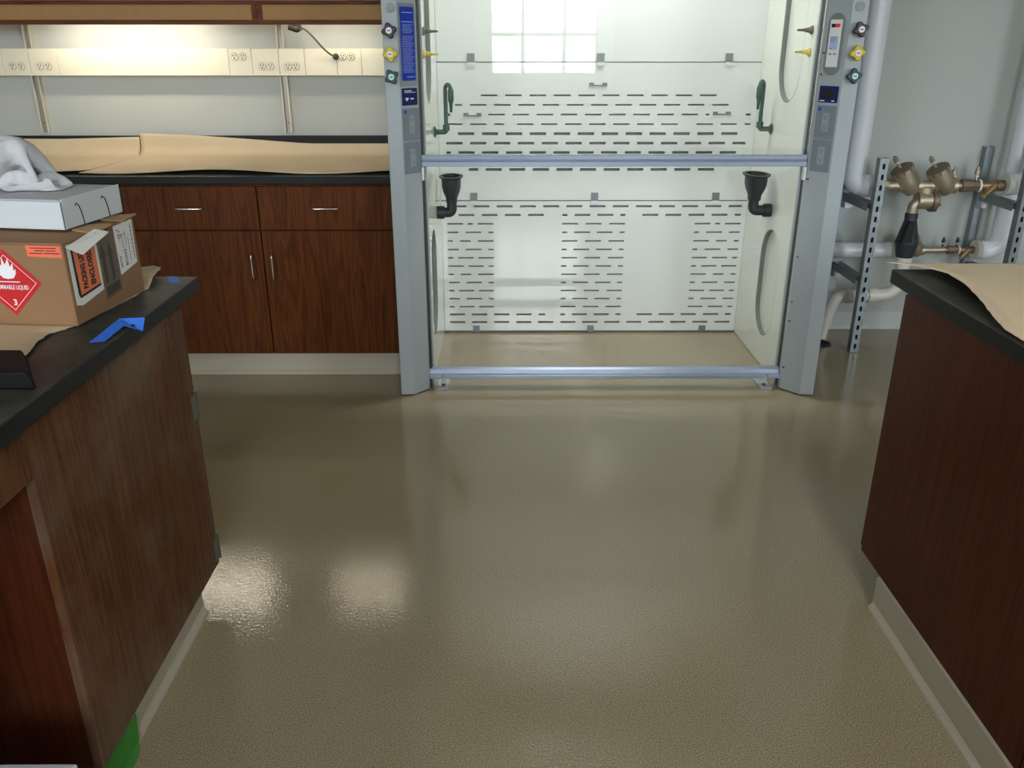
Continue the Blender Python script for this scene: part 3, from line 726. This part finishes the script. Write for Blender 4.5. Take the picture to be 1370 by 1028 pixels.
obj('unseen_end_block', bx(-1.56, PX, .12, .77, .0, .8755), 'island_wood', kt)  # out-of-view block, made deep to keep daylight out of the knee space
lc = empty('island_countertop', (-1.2, 1.2, .876), 'black dusty resin countertop of the left island under the cartons', 'countertop')
obj('slab', bx(-1.60, CX, .10, 2.137, .8765, .914), 'epoxy_black', lc, bevel=.003)
# torn paper under the carton
edge = [(-.925, 1.512), (-.927, 1.53), (-.945, 1.61), (-.948, 1.67), (-.925, 1.716), (-.917, 1.76), (-.903, 1.855), (-.893, 1.93), (-.886, 2.01), (-.893, 2.08), (-.905, 2.155), (-.93, 2.176)]
rows = []
for k, (ex, ey) in enumerate(edge):
    for sub in range(4):
        if k == len(edge)-1 and sub: break
        nx_, ny_ = edge[min(k+1, len(edge)-1)]; x = ex+(nx_-ex)*sub/4; y = ey+(ny_-ey)*sub/4
        x += .005*noise.noise((y*60, 2.2, 0)); r = []
        lift = .002+.007*(noise.noise((y*9, 5, 1))*.5+.5)+(.012 if y > 2.05 else 0)
        if 1.66 < y < 2.03: lift = .0008
        for j in range(9):
            v = j/8; r.append((x-v*(x+1.5), y, .9148+lift*(1-v)**6))
        rows.append(r)
sheet('kraft_paper_underlay', rows, 'kraft_paper', 'torn brown paper under the cardboard carton on the left counter')
# black block at the near end
bb_ = BM(); 
vs = [bb_.verts.new(p) for p in [(-1.2, 1.362, .9145), (-.822, 1.362, .9145), (-.905, 1.495, .9145), (-1.2, 1.495, .9145), (-1.2, 1.364, .948), (-.834, 1.364, .948), (-.905, 1.48, .948), (-1.2, 1.48, .948)]]
for f in ((0,3,2,1),(4,5,6,7),(0,1,5,4),(1,2,6,5),(2,3,7,6),(3,0,4,7)): bb_.faces.new([vs[i] for i in f])
tag(obj('resin_block', bb_, 'resin_black', bevel=.005, seg=3), 'low black resin block with sloped sides on the left counter', 'block')
# carton ---------------------------------------------------------------
CRot = math.radians(-5.5); CO = Vector((-.913, 1.708, .9175))
ux = Vector((math.cos(CRot), math.sin(CRot), 0)); uy = Vector((-math.sin(CRot), math.cos(CRot), 0))
CW, CD, CH = .42, .288, .180
MC = frame3(CO, ux, uy)                       # x: right edge = 0, extends to -CW ; y: 0..CD ; z up
ca = empty('cardboard_carton', CO+ux*(-CW/2)+uy*(CD/2), 'brown cardboard carton with red flammable liquid diamond label on the left counter', 'box')
def plc(name, bm, mat, par=ca, **k):
    bmesh.ops.transform(bm, matrix=MC, verts=bm.verts); return obj(name, bm, mat, par, **k)
plc('carton_body', bx(-CW, 0, 0, CD, 0, CH-.006), 'cardboard', bevel=.003)
plc('top_flap', bx(-CW, -.001, .001, CD*.5-.002, CH-.0058, CH-.002), 'cardboard', bevel=.001)
plc('top_flap', bx(-CW, -.001, CD*.5+.002, CD-.001, CH-.0058, CH-.002), 'cardboard', bevel=.001)
def quad_flap(pts, th):
    bm = BM(); A = [bm.verts.new(p) for p in pts]; B = [bm.verts.new((p[0], p[1], p[2]+th)) for p in pts]
    bm.faces.new(A[::-1]); bm.faces.new(B)
    for i in range(4): bm.faces.new((A[i], A[(i+1) % 4], B[(i+1) % 4], B[i]))
    return bm
plc('torn_flap', quad_flap([(-.05, .12, CH-.001), (.012, .10, CH-.004), (.014, .17, CH+.003), (-.05, .18, CH-.001)], .003), 'cardboard_edge')
plc('torn_flap', quad_flap([(-.05, .235, CH-.001), (.010, .225, CH-.001), (.010, .287, CH+.004), (-.05, .287, CH-.001)], .003), 'cardboard_edge')
MF = frame3((0, 0, 0), (1, 0, 0), (0, 0, 1))               # front face: x, z ; outwards -y
MS = frame3((0, 0, 0), (0, 1, 0), (0, 0, 1))               # right face: y, z ; outwards +x
def on_front(name, poly, d0, d1, mat, par): 
    b = prism(BM(), poly, d0, d1, MF); return plc(name, b, mat, par)
def on_side(name, poly, d0, d1, mat, par):
    b = prism(BM(), poly, d0, d1, MS); return plc(name, b, mat, par)
ol = on_front('orange_sticker', [(-.080, .1735), (-.080+.0015, .150), (-.004, .148), (-.005, .173)][::-1], .0002, .0008, 'label_orange', ca)
pm = BM()
for v, a, b in ((.168, -.070, -.014), (.1625, -.062, -.040), (.1625, -.037, -.016), (.157, -.074, -.045), (.157, -.042, -.008)): box(pm, a, b, v-.0009, v+.0009, .0009, .0011, M=MF)
tag(plc('sticker_print', pm, 'print_dark', ca), kind='stuff')
dcx, dcz, dh = -.132, .093, .071
dm = on_front('hazard_label', [(dcx+dh, dcz), (dcx, dcz+dh), (dcx-dh, dcz), (dcx, dcz-dh)], .0002, .0009, 'label_red', ca)
li = BM(); i_, w_ = .060, .0013
for s1, s2 in ((1, 1), (-1, 1), (-1, -1), (1, -1)):
    a = Vector((dcx+s1*i_, dcz)); b = Vector((dcx, dcz+s2*i_)); k = (i_-w_)/i_
    prism(li, [(a.x, a.y), (b.x, b.y), (dcx, dcz+s2*i_*k), (dcx+s1*i_*k, dcz)], .0010, .0013, MF)
tag(plc('label_border', li, 'print_white', dm), kind='stuff')
MFT = lambda x, z: MF @ Matrix.Translation((x, z, .0012))
plc('label_lettering', text_bm('FLAMMABLE LIQUID', .0135, MFT(dcx+.002, dcz-.010), sx=.64, bold=.0001), 'print_white', dm)
plc('class_number', text_bm('3', .018, MFT(dcx+.004, dcz-.043), bold=.0005), 'print_white', dm)
fl = [(0, 0), (.012, .002), (.019, .012), (.020, .022), (.015, .018), (.016, .034), (.009, .026), (.007, .044), (-.001, .030), (-.006, .046), (-.009, .028), (-.016, .036), (-.015, .020), (-.020, .022), (-.018, .010), (-.011, .002)]
fb = plate([(dcx+x, dcz+.008+z) for x, z in fl], [], .0003, MF @ Matrix.Translation((0, 0, .0010)))
plc('flame_symbol', fb, 'print_white', dm)
plc('label_rule', box(BM(), dcx-.024, dcx+.024, dcz+.001, dcz+.003, .0010, .0013, M=MF), 'print_white', dm)
# right face
pw = on_side('packing_pouch', [(.010, .044), (.030, .038), (.118, .050), (.118, .165), (.012, .172)], .0002, .0012, 'pouch_white', ca)
on_side('pouch_window', [(.030, .060), (.108, .066), (.108, .162), (.026, .168)], .0014, .0022, 'pouch_orange', pw)
b_ = BM(); prism(b_, [(.022, .064), (.026, .056), (.030, .060), (.027, .168), (.022, .168)], .0014, .0024, MS); prism(b_, [(.026, .055), (.108, .062), (.108, .067), (.030, .0605)], .0014, .0024, MS)
plc('pouch_edge', b_, 'print_dark', pw)
MST = lambda y, z, r: MS @ Matrix.Translation((y, z, .0024)) @ Matrix.Rotation(r, 4, 'Z')
plc('pouch_lettering', text_bm('PACKING LIST', .0235, MST(.053, .110, PI/2), sx=.54, bold=.0010), 'print_dark', pw)
plc('pouch_lettering', text_bm('ENCLOSED', .0235, MST(.083, .110, PI/2), sx=.66, bold=.0010), 'print_dark', pw)
plc('pouch_flap', quad_flap([(.0025, .006, .168), (.022, .030, .148), (.030, .128, .176), (.0025, .120, .183)], .001), 'pouch_white', pw)
on_side('clear_tape', [(.124, .022), (.190, .030), (.190, .160), (.124, .155)], .0002, .0005, 'tape_dark', ca)
for y in (.131, .160):
    on_side('arrow_print', [(y, .060), (y+.012, .060), (y+.012, .118), (y+.018, .118), (y+.006, .148), (y-.006, .118), (y, .118)], .0006, .0009, 'arrow_ink', ca)
on_side('arrow_bar', [(.129, .030), (.184, .036), (.184, .054), (.129, .050)], .0006, .0009, 'arrow_ink', ca)
sl2 = on_side('shipping_label', [(.196, .062), (.272, .074), (.276, .176), (.194, .174)], .0006, .0012, 'pouch_white', ca)
plc('label_number', text_bm('03779', .012, MST(.206, .090, PI/2) @ Matrix.Translation((0, 0, -.001)), sx=.9), 'print_dark', sl2)
plc('label_number', text_bm('BOX03', .014, MST(.229, .096, PI/2) @ Matrix.Translation((0, 0, -.001)), sx=.9), 'print_dark', sl2)
pm = BM()
for i in range(26): box(pm, .262, .268, .085+i*.0032, .085+i*.0032+.0008+.0012*((i*7) % 3)/2, .0013, .0016, M=MS)
for y, z0, z1 in ((.222, .118, .15), (.236, .12, .155), (.247, .085, .14)): box(pm, y, y+.0012, z0, z1, .0013, .0016, M=MS)
box(pm, .206, .236, .1495, .1505, .0013, .0016, M=MS)
tag(plc('label_print', pm, 'print_dark', sl2), kind='stuff')
pm = BM()
for y, z in ((.204, .162), (.212, .158), (.206, .150), (.214, .147), (.208, .143)): box(pm, y, y+.007, z, z+.0014, .0013, .0016, M=MS); box(pm, y+.001, y+.0022, z-.005, z+.004, .0013, .0016, M=MS)
tag(plc('pen_marks', pm, 'print_redpen', sl2), kind='stuff')
# white mailer ----------------------------------------------------------
WR = math.radians(-9); WO = Vector((-.955, 1.812, CO.z+CH+.004))
wx = Vector((math.cos(WR), math.sin(WR), 0)); wy = Vector((-math.sin(WR), math.cos(WR), 0)); MW = frame3(WO, wx, wy)
WW, WD, WH = .34, .215, .064
mb = empty('white_mailer_box', WO+wx*(-WW/2)+wy*(WD/2), 'flat white mailer box with tuck slots on top of the cardboard carton', 'box')
def plw(name, bm, mat, par=mb, **k):
    bmesh.ops.transform(bm, matrix=MW, verts=bm.verts); return obj(name, bm, mat, par, **k)
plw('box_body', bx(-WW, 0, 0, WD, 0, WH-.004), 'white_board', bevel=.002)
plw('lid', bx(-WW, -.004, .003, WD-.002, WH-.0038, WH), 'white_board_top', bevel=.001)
plw('side_tuck', bx(.0002, .003, .002, WD-.002, .001, WH+.002), 'white_board', bevel=.0012)
plw('corner_gap', bx(.0002, .0025, -.0012, .0015, .002, WH-.004), 'gasket_grey')
for y in (.055, .150):
    plw('tuck_slot', tube(BM(), [(.0034, y+.010, .002), (.0034, y+.006, .030), (.0034, y, .045), (.0034, y-.007, .050), (.0034, y-.012, .045)], .0012, 6), 'slot_black')
# rag -------------------------------------------------------------------
def rag():
    """a square of cloth squeezed together by a small mass-spring relaxation until it buckles into folds"""
    import numpy as np
    rng = np.random.RandomState(3); n = 46; L = .46
    z0 = WO.z+WH+.002
    u = np.linspace(-.5, .5, n); X, Y = np.meshgrid(u*L, u*L*.8, indexing='ij'); P = np.stack([X, Y, np.zeros_like(X)], -1)
    for k in range(9):
        fx, fy, ph = rng.uniform(-22, 22), rng.uniform(-22, 22), rng.uniform(0, 6.3)
        P[..., 2] += .006*np.sin(fx*X+fy*Y+ph)
    P[..., 2] += .055
    V = np.zeros_like(P); R0 = {}
    offs = [(1, 0), (0, 1), (1, 1), (1, -1), (2, 0), (0, 2), (4, 0), (0, 4)]
    flat = np.stack([X, Y], -1)
    def pair(A, o):
        i, j = o
        a = A[:n-i, max(0, -j):n-max(0, j)]; b = A[i:, max(0, j):n+min(0, j)]
        return a, b
    for o in offs:
        a, b = pair(flat, o); R0[o] = np.linalg.norm(b-a, axis=-1)
    st = {o: (.5 if o[0]+abs(o[1]) < 3 and o not in ((2, 0), (0, 2)) else .16 if o in ((2, 0), (0, 2)) else .035) for o in offs}
    T = 190
    for t in range(T):
        f = min(1, t/(T*.7)); hx = .25+(.135-.25)*f; hy = .20+(.058-.20)*f
        V *= .93; V[..., 2] -= .00022; Q = P+V
        # centre bunch is pulled up a little, like a cloth dropped by its middle
        if t < T*.8: Q[..., 2] += .0016*np.exp(-((X+.03)**2+Y**2)/.010)
        for it in range(7):
            for o in offs:
                a, b = pair(Q, o); d = b-a; l = np.linalg.norm(d, axis=-1, keepdims=True)+1e-9
                c = d*((l-R0[o][..., None])/l)*.5*st[o]
                a += c; b -= c
            Q[..., 0] = np.clip(Q[..., 0], -hx, hx); Q[..., 1] = np.clip(Q[..., 1], -hy, hy)
            Q[..., 2] = np.clip(Q[..., 2], 0, .128)
        V = Q-P; P = Q
    bm = BM(); C0 = Vector((-1.145, 1.958, z0))
    g = []
    for i in range(n):
        row = []
        for j in range(n):
            x, y, z = P[i, j]
            sag = 1.2+.32*max(0., min(1., (.105-x)/.035))          # the right end lies lower
            row.append(bm.verts.new((C0.x+x, C0.y+y*(1 if x < .04 else .8)+.02*max(0, x), C0.z+z*sag)))
        g.append(row)
    for A, B in zip(g, g[1:]):
        for j in range(n-1): bm.faces.new((A[j], A[j+1], B[j+1], B[j]))
    return bm
ro = obj('rag', rag(), 'rag_cloth', smooth=True)
m_ = ro.modifiers.new('smooth', 'SUBSURF'); m_.levels = 1; m_.render_levels = 2
m_ = ro.modifiers.new('thickness', 'SOLIDIFY'); m_.thickness = .002; m_.offset = 1
tag(ro, 'crumpled grey-white rag lying on top of the white mailer box', 'cloth')
# tapes -----------------------------------------------------------------
def poly_sheet(name, faces, mat, label, cat, th=.0006):
    bm = BM()
    for f in faces: bm.faces.new([bm.verts.new(p) for p in f])
    bmesh.ops.remove_doubles(bm, verts=bm.verts, dist=1e-4)
    o = obj(name, bm, mat); sd = o.modifiers.new('thickness', 'SOLIDIFY'); sd.thickness = th; sd.offset = 1
    return tag(o, label, cat)
poly_sheet('painters_tape', [[(-.887, 2.134, .9148), (-.860, 2.134, .9148), (-.826, 2.070, .9148), (-.853, 2.070, .9148)][::-1]], 'tape_blue', 'small square of blue tape at the far end of the left counter', 'tape')
poly_sheet('painters_tape', [[(-.846, 1.612, .9150), (-.818, 1.618, .9150), (-.812, 1.700, .9215), (-.836, 1.735, .9265)],
                             [(-.836, 1.735, .9265), (-.812, 1.700, .9215), (-.789, 1.732, .899), (-.789, 1.752, .9235)]], 'tape_blue', 'long folded strip of blue tape hanging over the edge of the left counter', 'tape')
poly_sheet('floor_tape', [[(-.8378, 1.20, .012), (-.8378, 1.47, .012), (-.8515, 1.505, .058), (-.8515, 1.20, .066)],
                          [(-.815, 1.20, .0012), (-.826, 1.44, .0012), (-.8378, 1.47, .012), (-.8378, 1.20, .012)]], 'tape_green', 'strip of green tape stuck on the base of the left island', 'tape')
pb = empty('storage_bin', (-.94, .97, 0), 'pale grey lidded bin on the floor at the knee space, barely in view', 'bin')
obj('bin_body', bx(-1.12, -.764, .83, 1.112, .001, .278), 'pale_grey', pb, bevel=.006)
obj('bin_lid', bx(-1.128, -.756, .822, 1.122, .279, .306), 'pale_grey', pb, bevel=.004)

# ------------------------------------------------------------------ right island
RP, RC = 1.032, 1.028
ri = empty('island_cabinet', (1.5, 1.4, 0), 'reddish dark wood island cabinet end panel on the right of the aisle', 'cabinet')
obj('body', bx(RP+.0195, 1.78, .12, 2.095, .101, .874), 'island_wood', ri)
obj('side_panel', bx(RP, RP+.019, 1.285, 2.10, .100, .8755), 'island_wood', ri, bevel=.001)
obj('side_panel', bx(RP, RP+.019, .12, 1.281, .100, .8755), 'island_wood', ri, bevel=.001)
for a, b, hx in ((RP+.005, 1.40, 1.36), (1.405, 1.78, 1.45)):
    d = obj('door', bx(a, b, 2.101, 2.121, .106, .868), 'island_wood', ri, bevel=.0015)
    pull('handle', (hx, 2.1212, .62), (hx, 2.1212, .74), (0, .028, 0), d)
obj('toe_kick', bx(1.024, 1.75, .14, 1.965, 0, .0995), 'vinyl_base', ri)
obj('toe_cove', prism(BM(), [(0, .0005), (-.013, .0005), (-.011, .006), (-.004, .014), (0, .02)], -1.962, -.14, frame3((1.0238, 0, 0), (1, 0, 0), (0, 0, 1))), 'vinyl_base', ri)
rc_ = empty('island_countertop', (1.4, 1.2, .876), 'black resin countertop of the right island under loose brown paper', 'countertop')
obj('slab', bx(RC, 1.82, .10, 2.205, .8765, .914), 'epoxy_black', rc_, bevel=.003)
edge = [(1.075, .60, .9165), (1.06, 1.00, .9165), (1.048, 1.40, .917), (1.040, 1.60, .918), (1.036, 1.665, .921), (1.042, 1.72, .928), (1.066, 1.83, .938), (1.090, 1.95, .943), (1.098, 2.05, .942), (1.090, 2.12, .936), (1.062, 2.185, .930), (1.016, 2.226, .927)]
rows = []
for k in range(len(edge)-1):
    n = 6
    for sub in range(n+(1 if k == len(edge)-2 else 0)):
        t = sub/n; e = [edge[k][i]+(edge[k+1][i]-edge[k][i])*t for i in range(3)]
        e[0] += .003*noise.noise((e[1]*50, 1, 0)); r = []
        for j in range(21):
            v = j/20; x = e[0]+v*(1.80-e[0])
            y = e[1]+(.0 if k < 8 else 0)
            if k >= 8: y = min(2.232, e[1]+(0))
            wv = .006*(noise.noise((x*5, y*5, 3))+.8)*min(1, (1.8-x)*4)
            r.append((x, y, .9155+(e[2]-.9155)*(1-v)**4+wv*min(1, v*3)))
        rows.append(r)
sheet('kraft_paper_cover', rows, 'kraft_paper_glare', 'loose brown paper with lifted edge covering the right island counter')

# ------------------------------------------------------------------ pipe rack at the back wall
st = empty('strut_stand', (2.12, 4.27, 0), 'galvanised slotted strut stand carrying white pipes beside the fume hood', 'pipe stand')
def strut(x, y, z0, z1, slots=True, facing=-1):
    w = .041
    y0 = y-w/2
    hs = [stadium(0, z0+.05*i+.018, z0+.05*i+.046, .0065, 6) for i in range(int((z1-z0+.002)/.05))] if slots else []
    f = plate(rect(-w/2, w/2, z0, z1), hs, .0025, frame3((x, y0, 0), (1, 0, 0), (0, 0, 1)))
    p = obj('strut_post', f, 'galvanised', st)
    obj('post_flange', bx(x-w/2, x-w/2+.0025, y0+.0003, y0+w, z0, z1), 'galvanised', p)
    obj('post_flange', bx(x+w/2-.0025, x+w/2, y0+.0003, y0+w, z0, z1), 'galvanised', p)
    if slots: obj('post_slot_shade', bx(x-w/2+.003, x+w/2-.003, y0+.012, y0+.015, z0, z1), 'slot_black', p)  # black sheet inside the channel stands in for the shade behind the slots
    return p
strut(1.776, 4.09, .002, .972); strut(2.486, 4.09, .002, .972)
strut(1.752, 4.445, .002, .84, False); strut(2.462, 4.445, .002, .985, False)
for x0, x1 in ((1.776, 1.752), (2.486, 2.462)):
    for z in (.757, .392):
        xm = (x0+x1)/2
        a = obj('strut_arm', bx(xm-.0205, xm+.0205, 4.112, 4.424, z-.003, z), 'galvanised', st)
        obj('arm_flange', bx(xm-.0205, xm-.018, 4.112, 4.424, z-.041, z-.0031), 'galvanised', a)
        obj('arm_flange', bx(xm+.018, xm+.0205, 4.112, 4.424, z-.041, z-.0031), 'galvanised', a)
        obj('angle_bracket', bx(xm-.0205, xm+.0205, 4.385, 4.4235, z-.075, z-.042), 'steel_plate', a)
def bend(a, c, b, r, n=8):
    """polyline a - corner c - b rounded with radius r"""
    a, c, b = Vector(a), Vector(c), Vector(b); d1 = (a-c).normalized(); d2 = (b-c).normalized()
    ctr = c+(d1+d2)*r
    return [a]+[ctr-d2*r*math.cos(PI/2*i/n)-d1*r*math.sin(PI/2*i/n) for i in range(n+1)]+[b]
UY, UZ, UR = 4.215, .815, .052
def jacket(name, pts, r, label, collars):
    t = empty(name, (Vector(pts[0])+Vector(pts[-1]))/2, label, 'pipe', 'white jacketed pipes on the strut stand')
    obj('jacket', tube(BM(), pts, r, 24), 'pvc_jacket', t, smooth=True)
    for p, d in collars:
        p, d = Vector(p), Vector(d); obj('end_collar', cyl(BM(), p-d*.012, p+d*.012, r+.0025, n=24), 'pvc_tape', t, smooth=True)
    return t
jacket('insulated_pipe', bend((1.700, UY, CZ-.001), (1.700, UY, UZ+.008), (1.800, UY, UZ+.008), .062), UR, 'tall white jacketed pipe with elbow running up beside the fume hood', [((1.790, UY, UZ+.008), (1, 0, 0))])
jacket('insulated_pipe', bend((2.455, UY, UZ+.015), (2.575, UY, UZ+.015), (2.575, UY, CZ-.001), .062), UR, 'white jacketed pipe turning upward at the right end of the brass valves', [((2.462, UY, UZ+.015), (1, 0, 0))])
LY, LZ, LR = 4.315, .478, .040
jacket('insulated_pipe', bend((1.640, LY, CZ-.001), (1.640, LY, LZ), (2.000, LY, LZ), .055), LR, 'white jacketed pipe low behind the left strut post, ending at small valves', [((1.99, LY, LZ), (1, 0, 0))])
jacket('insulated_pipe', bend((2.425, LY, LZ), (2.549, LY, LZ), (2.549, LY, CZ-.001), .062), .048, 'white jacketed pipe rising behind the right strut post from the small valves', [((2.435, LY, LZ), (1, 0, 0))])
# large valve assembly ------------------------------------------------------
def valve(y, z, x0, x1, s, label, full):
    t = empty('backflow_valve', ((x0+x1)/2, y, z), label, 'valve', 'brass backflow valves')
    L = x1-x0
    X = lambda v: x0+L*v
    obj('main_pipe', tube(BM(), [(x0, y, z), (X(.62), y, z)], .024*s, 20), 'bronze', t, smooth=True)
    obj('union_nut', cyl(BM(), (X(.02), y, z), (X(.10), y, z), .031*s, n=8), 'bronze', t)
    bodies = (.20, .47) if full else (.20,)
    for v in bodies:
        c = Vector((X(v)+.05*s, y, z)); d = Vector((-.58, -.10, .81)).normalized()
        b = lathe(BM(), [(.036*s, -.036*s), (.050*s, .0), (.053*s, .035*s), (.052*s, .085*s), (.056*s, .087*s), (.056*s, .102*s), (.040*s, .106*s), (.030*s, .112*s)], c, d, 22)
        vb = obj('check_body', b, 'bronze', t, smooth=True)
        obj('bonnet', lathe(BM(), [(.057*s, .088*s), (.057*s, .101*s), (.046*s, .109*s), (.028*s, .116*s)], c, d, 10), 'bronze_dark', vb)
        q = c+d*.112*s+Vector((-.020*s, -.008, .016*s))
        obj('test_cock', lathe(BM(), [(.009*s, -.03*s), (.008*s, .012*s), (.013*s, .014*s), (.013*s, .034*s), (.008*s, .036*s), (.008*s, .044*s)], q, d, 8), 'bronze', vb)
        obj('cock_collar', cyl(BM(), q+d*.006*s, q+d*.012*s, .010*s, n=10), 'frame_white', vb)
        obj('body_web', cyl(BM(), (c.x-.055*s, y, z), (c.x+.05*s, y, z), .030*s, .038*s, n=18), 'bronze', vb, smooth=True)
    obj('coupling', lathe(BM(), [(.027*s, 0), (.032*s, .004), (.032*s, .05*s), (.028*s, .054*s), (.028*s, .10*s)], (X(.66), y, z), (1, 0, 0), 8), 'bronze_dark', t)
    obj('outlet_pipe', tube(BM(), [(X(.60), y, z), (x1, y, z)], .022*s, 18), 'copper', t, smooth=True)
    obj('seal_ring', cyl(BM(), (X(.795), y, z), (X(.81), y, z), .030*s, n=18), 'frame_white', t)
    st_ = obj('strainer', tube(BM(), [(X(.92), y-.008, z+.004), (X(.83), y-.03*s, z-.046*s)], [.020*s, .018*s], 16), 'copper', t, smooth=True)
    obj('strainer_cap', cyl(BM(), (X(.835), y-.028*s, z-.043*s), (X(.815), y-.034*s, z-.054*s), .014*s, n=8), 'bronze', st_)
    obj('reducer', cyl(BM(), (X(.93), y, z), (x1-.005, y, z), .027*s, n=18), 'bronze_dark', t, smooth=True)
    for v in (.60, .775):
        k_ = obj('test_cock', lathe(BM(), [(.007*s, .0), (.007*s, .038*s), (.013*s, .040*s), (.013*s, .060*s), (.008*s, .062*s), (.008*s, .076*s)], (X(v), y, z+.015*s), (0, 0, 1), 8), 'bronze' if full else 'track_dark', t)
        obj('cock_collar', cyl(BM(), (X(v), y, z+.044*s), (X(v), y, z+.049*s), .011*s, n=10), 'frame_white', k_)
    return t
v1 = valve(UY, UZ+.008, 1.805, 2.452, 1.0, 'large brass backflow valve assembly with two angled bonnets between white pipes', True)
v2 = valve(LY, LZ, 2.003, 2.424, .72, 'small brass backflow valve low behind the black funnel', False)
# relief valve under the large one
rv = obj('relief_valve', cyl(BM(), (2.025, UY-.01, .752), (2.095, UY-.01, .752), .043, n=24), 'bronze', v1, smooth=True)
obj('relief_cover', lathe(BM(), [(.054, 0), (.056, .004), (.056, .022), (.046, .030), (.030, .036)], (2.092, UY-.01, .752), (1, 0, 0), 24), 'bronze_dark', rv, smooth=True)
obj('relief_neck', cyl(BM(), (2.066, UY, .752), (2.066, UY, .815), .036, n=18), 'bronze', rv, smooth=True)
for a in range(6):
    t = 2*PI*a/6+.3; c = Vector((2.10, UY-.01+.050*math.cos(t), .752+.050*math.sin(t)))
    obj('cover_bolt', cyl(BM(), c, c+Vector((.026, 0, 0)), .006, n=6), 'bronze_dark', rv)
obj('relief_elbow', tube(BM(), bend((2.05, UY-.012, .745), (2.012, UY-.012, .745), (2.012, UY-.012, .6912), .030), .025, 18), 'bronze', v1, smooth=True)
# drain ----------------------------------------------------------------------
dr_ = empty('drain_pipe', (1.9, 4.2, 0), 'white drain pipe with black air-gap funnel under the large brass valve', 'pipe')
DX, DY = 2.012, UY-.012
fn = obj('air_gap_funnel', lathe(BM(), [(.026, .690), (.031, .689), (.031, .664), (.028, .6635), (.055, .546), (.058, .545), (.058, .538), (.055, .5375), (.041, .469), (.034, .468)], (DX, DY, 0), (0, 0, 1), 22), 'funnel_black', dr_, smooth=True)
obj('funnel_opening', prism(BM(), [(-.024, .655), (.002, .655), (.004, .550), (-.048, .550)], 0, .024, frame3((DX-.004, DY-.030, 0), (1, 0, 0), (0, 0, 1))), 'slot_black', fn)
obj('pipe_collar', cyl(BM(), (DX, DY, .425), (DX, DY, .4675), .039, n=22), 'pvc_white', dr_, smooth=True)
c1 = [(DX, DY, .4245), (DX, DY, .345)]+[(DX-.075*(1-math.cos(t)), DY, .345-.075*math.sin(t)) for t in (.3, .6, .9, 1.2, 1.4, PI/2)]
c1 += [(1.88, DY, .268), (1.76, DY, .262)]+[(1.735-.05*math.sin(t), DY, .262-.05*(1-math.cos(t))) for t in (.0, .4, .8, 1.1)]+[(1.672, DY, .185), (1.660, DY, .11)]
obj('pipe_run', tube(BM(), c1, .032, 18), 'pvc_white', dr_, smooth=True)
obj('pipe_coupling', cyl(BM(), (1.855, DY, .267), (1.905, DY, .2695), .0375, n=20), 'pvc_white', dr_, smooth=True)
obj('pipe_coupling', cyl(BM(), (1.745, DY, .261), (1.775, DY, .263), .0375, n=20), 'pvc_white', dr_, smooth=True)
obj('tail_pipe', tube(BM(), [(1.662, DY, .125), (1.650, DY, .035)], .024, 16), 'pvc_white', dr_, smooth=True)
fd = empty('floor_drain', (1.645, DY, 0), 'dark round floor drain below the drain pipe', 'floor drain')
obj('drain_ring', lathe(BM(), [(.06, .0005), (.06, .006), (.045, .008), (.045, .0025), (.058, .0008)], (1.645, DY, 0), (0, 0, 1), 24), 'track_dark', fd)
obj('drain_grate', cyl(BM(), (1.645, DY, .0005), (1.645, DY, .003), .044, n=20), 'slot_black', fd)
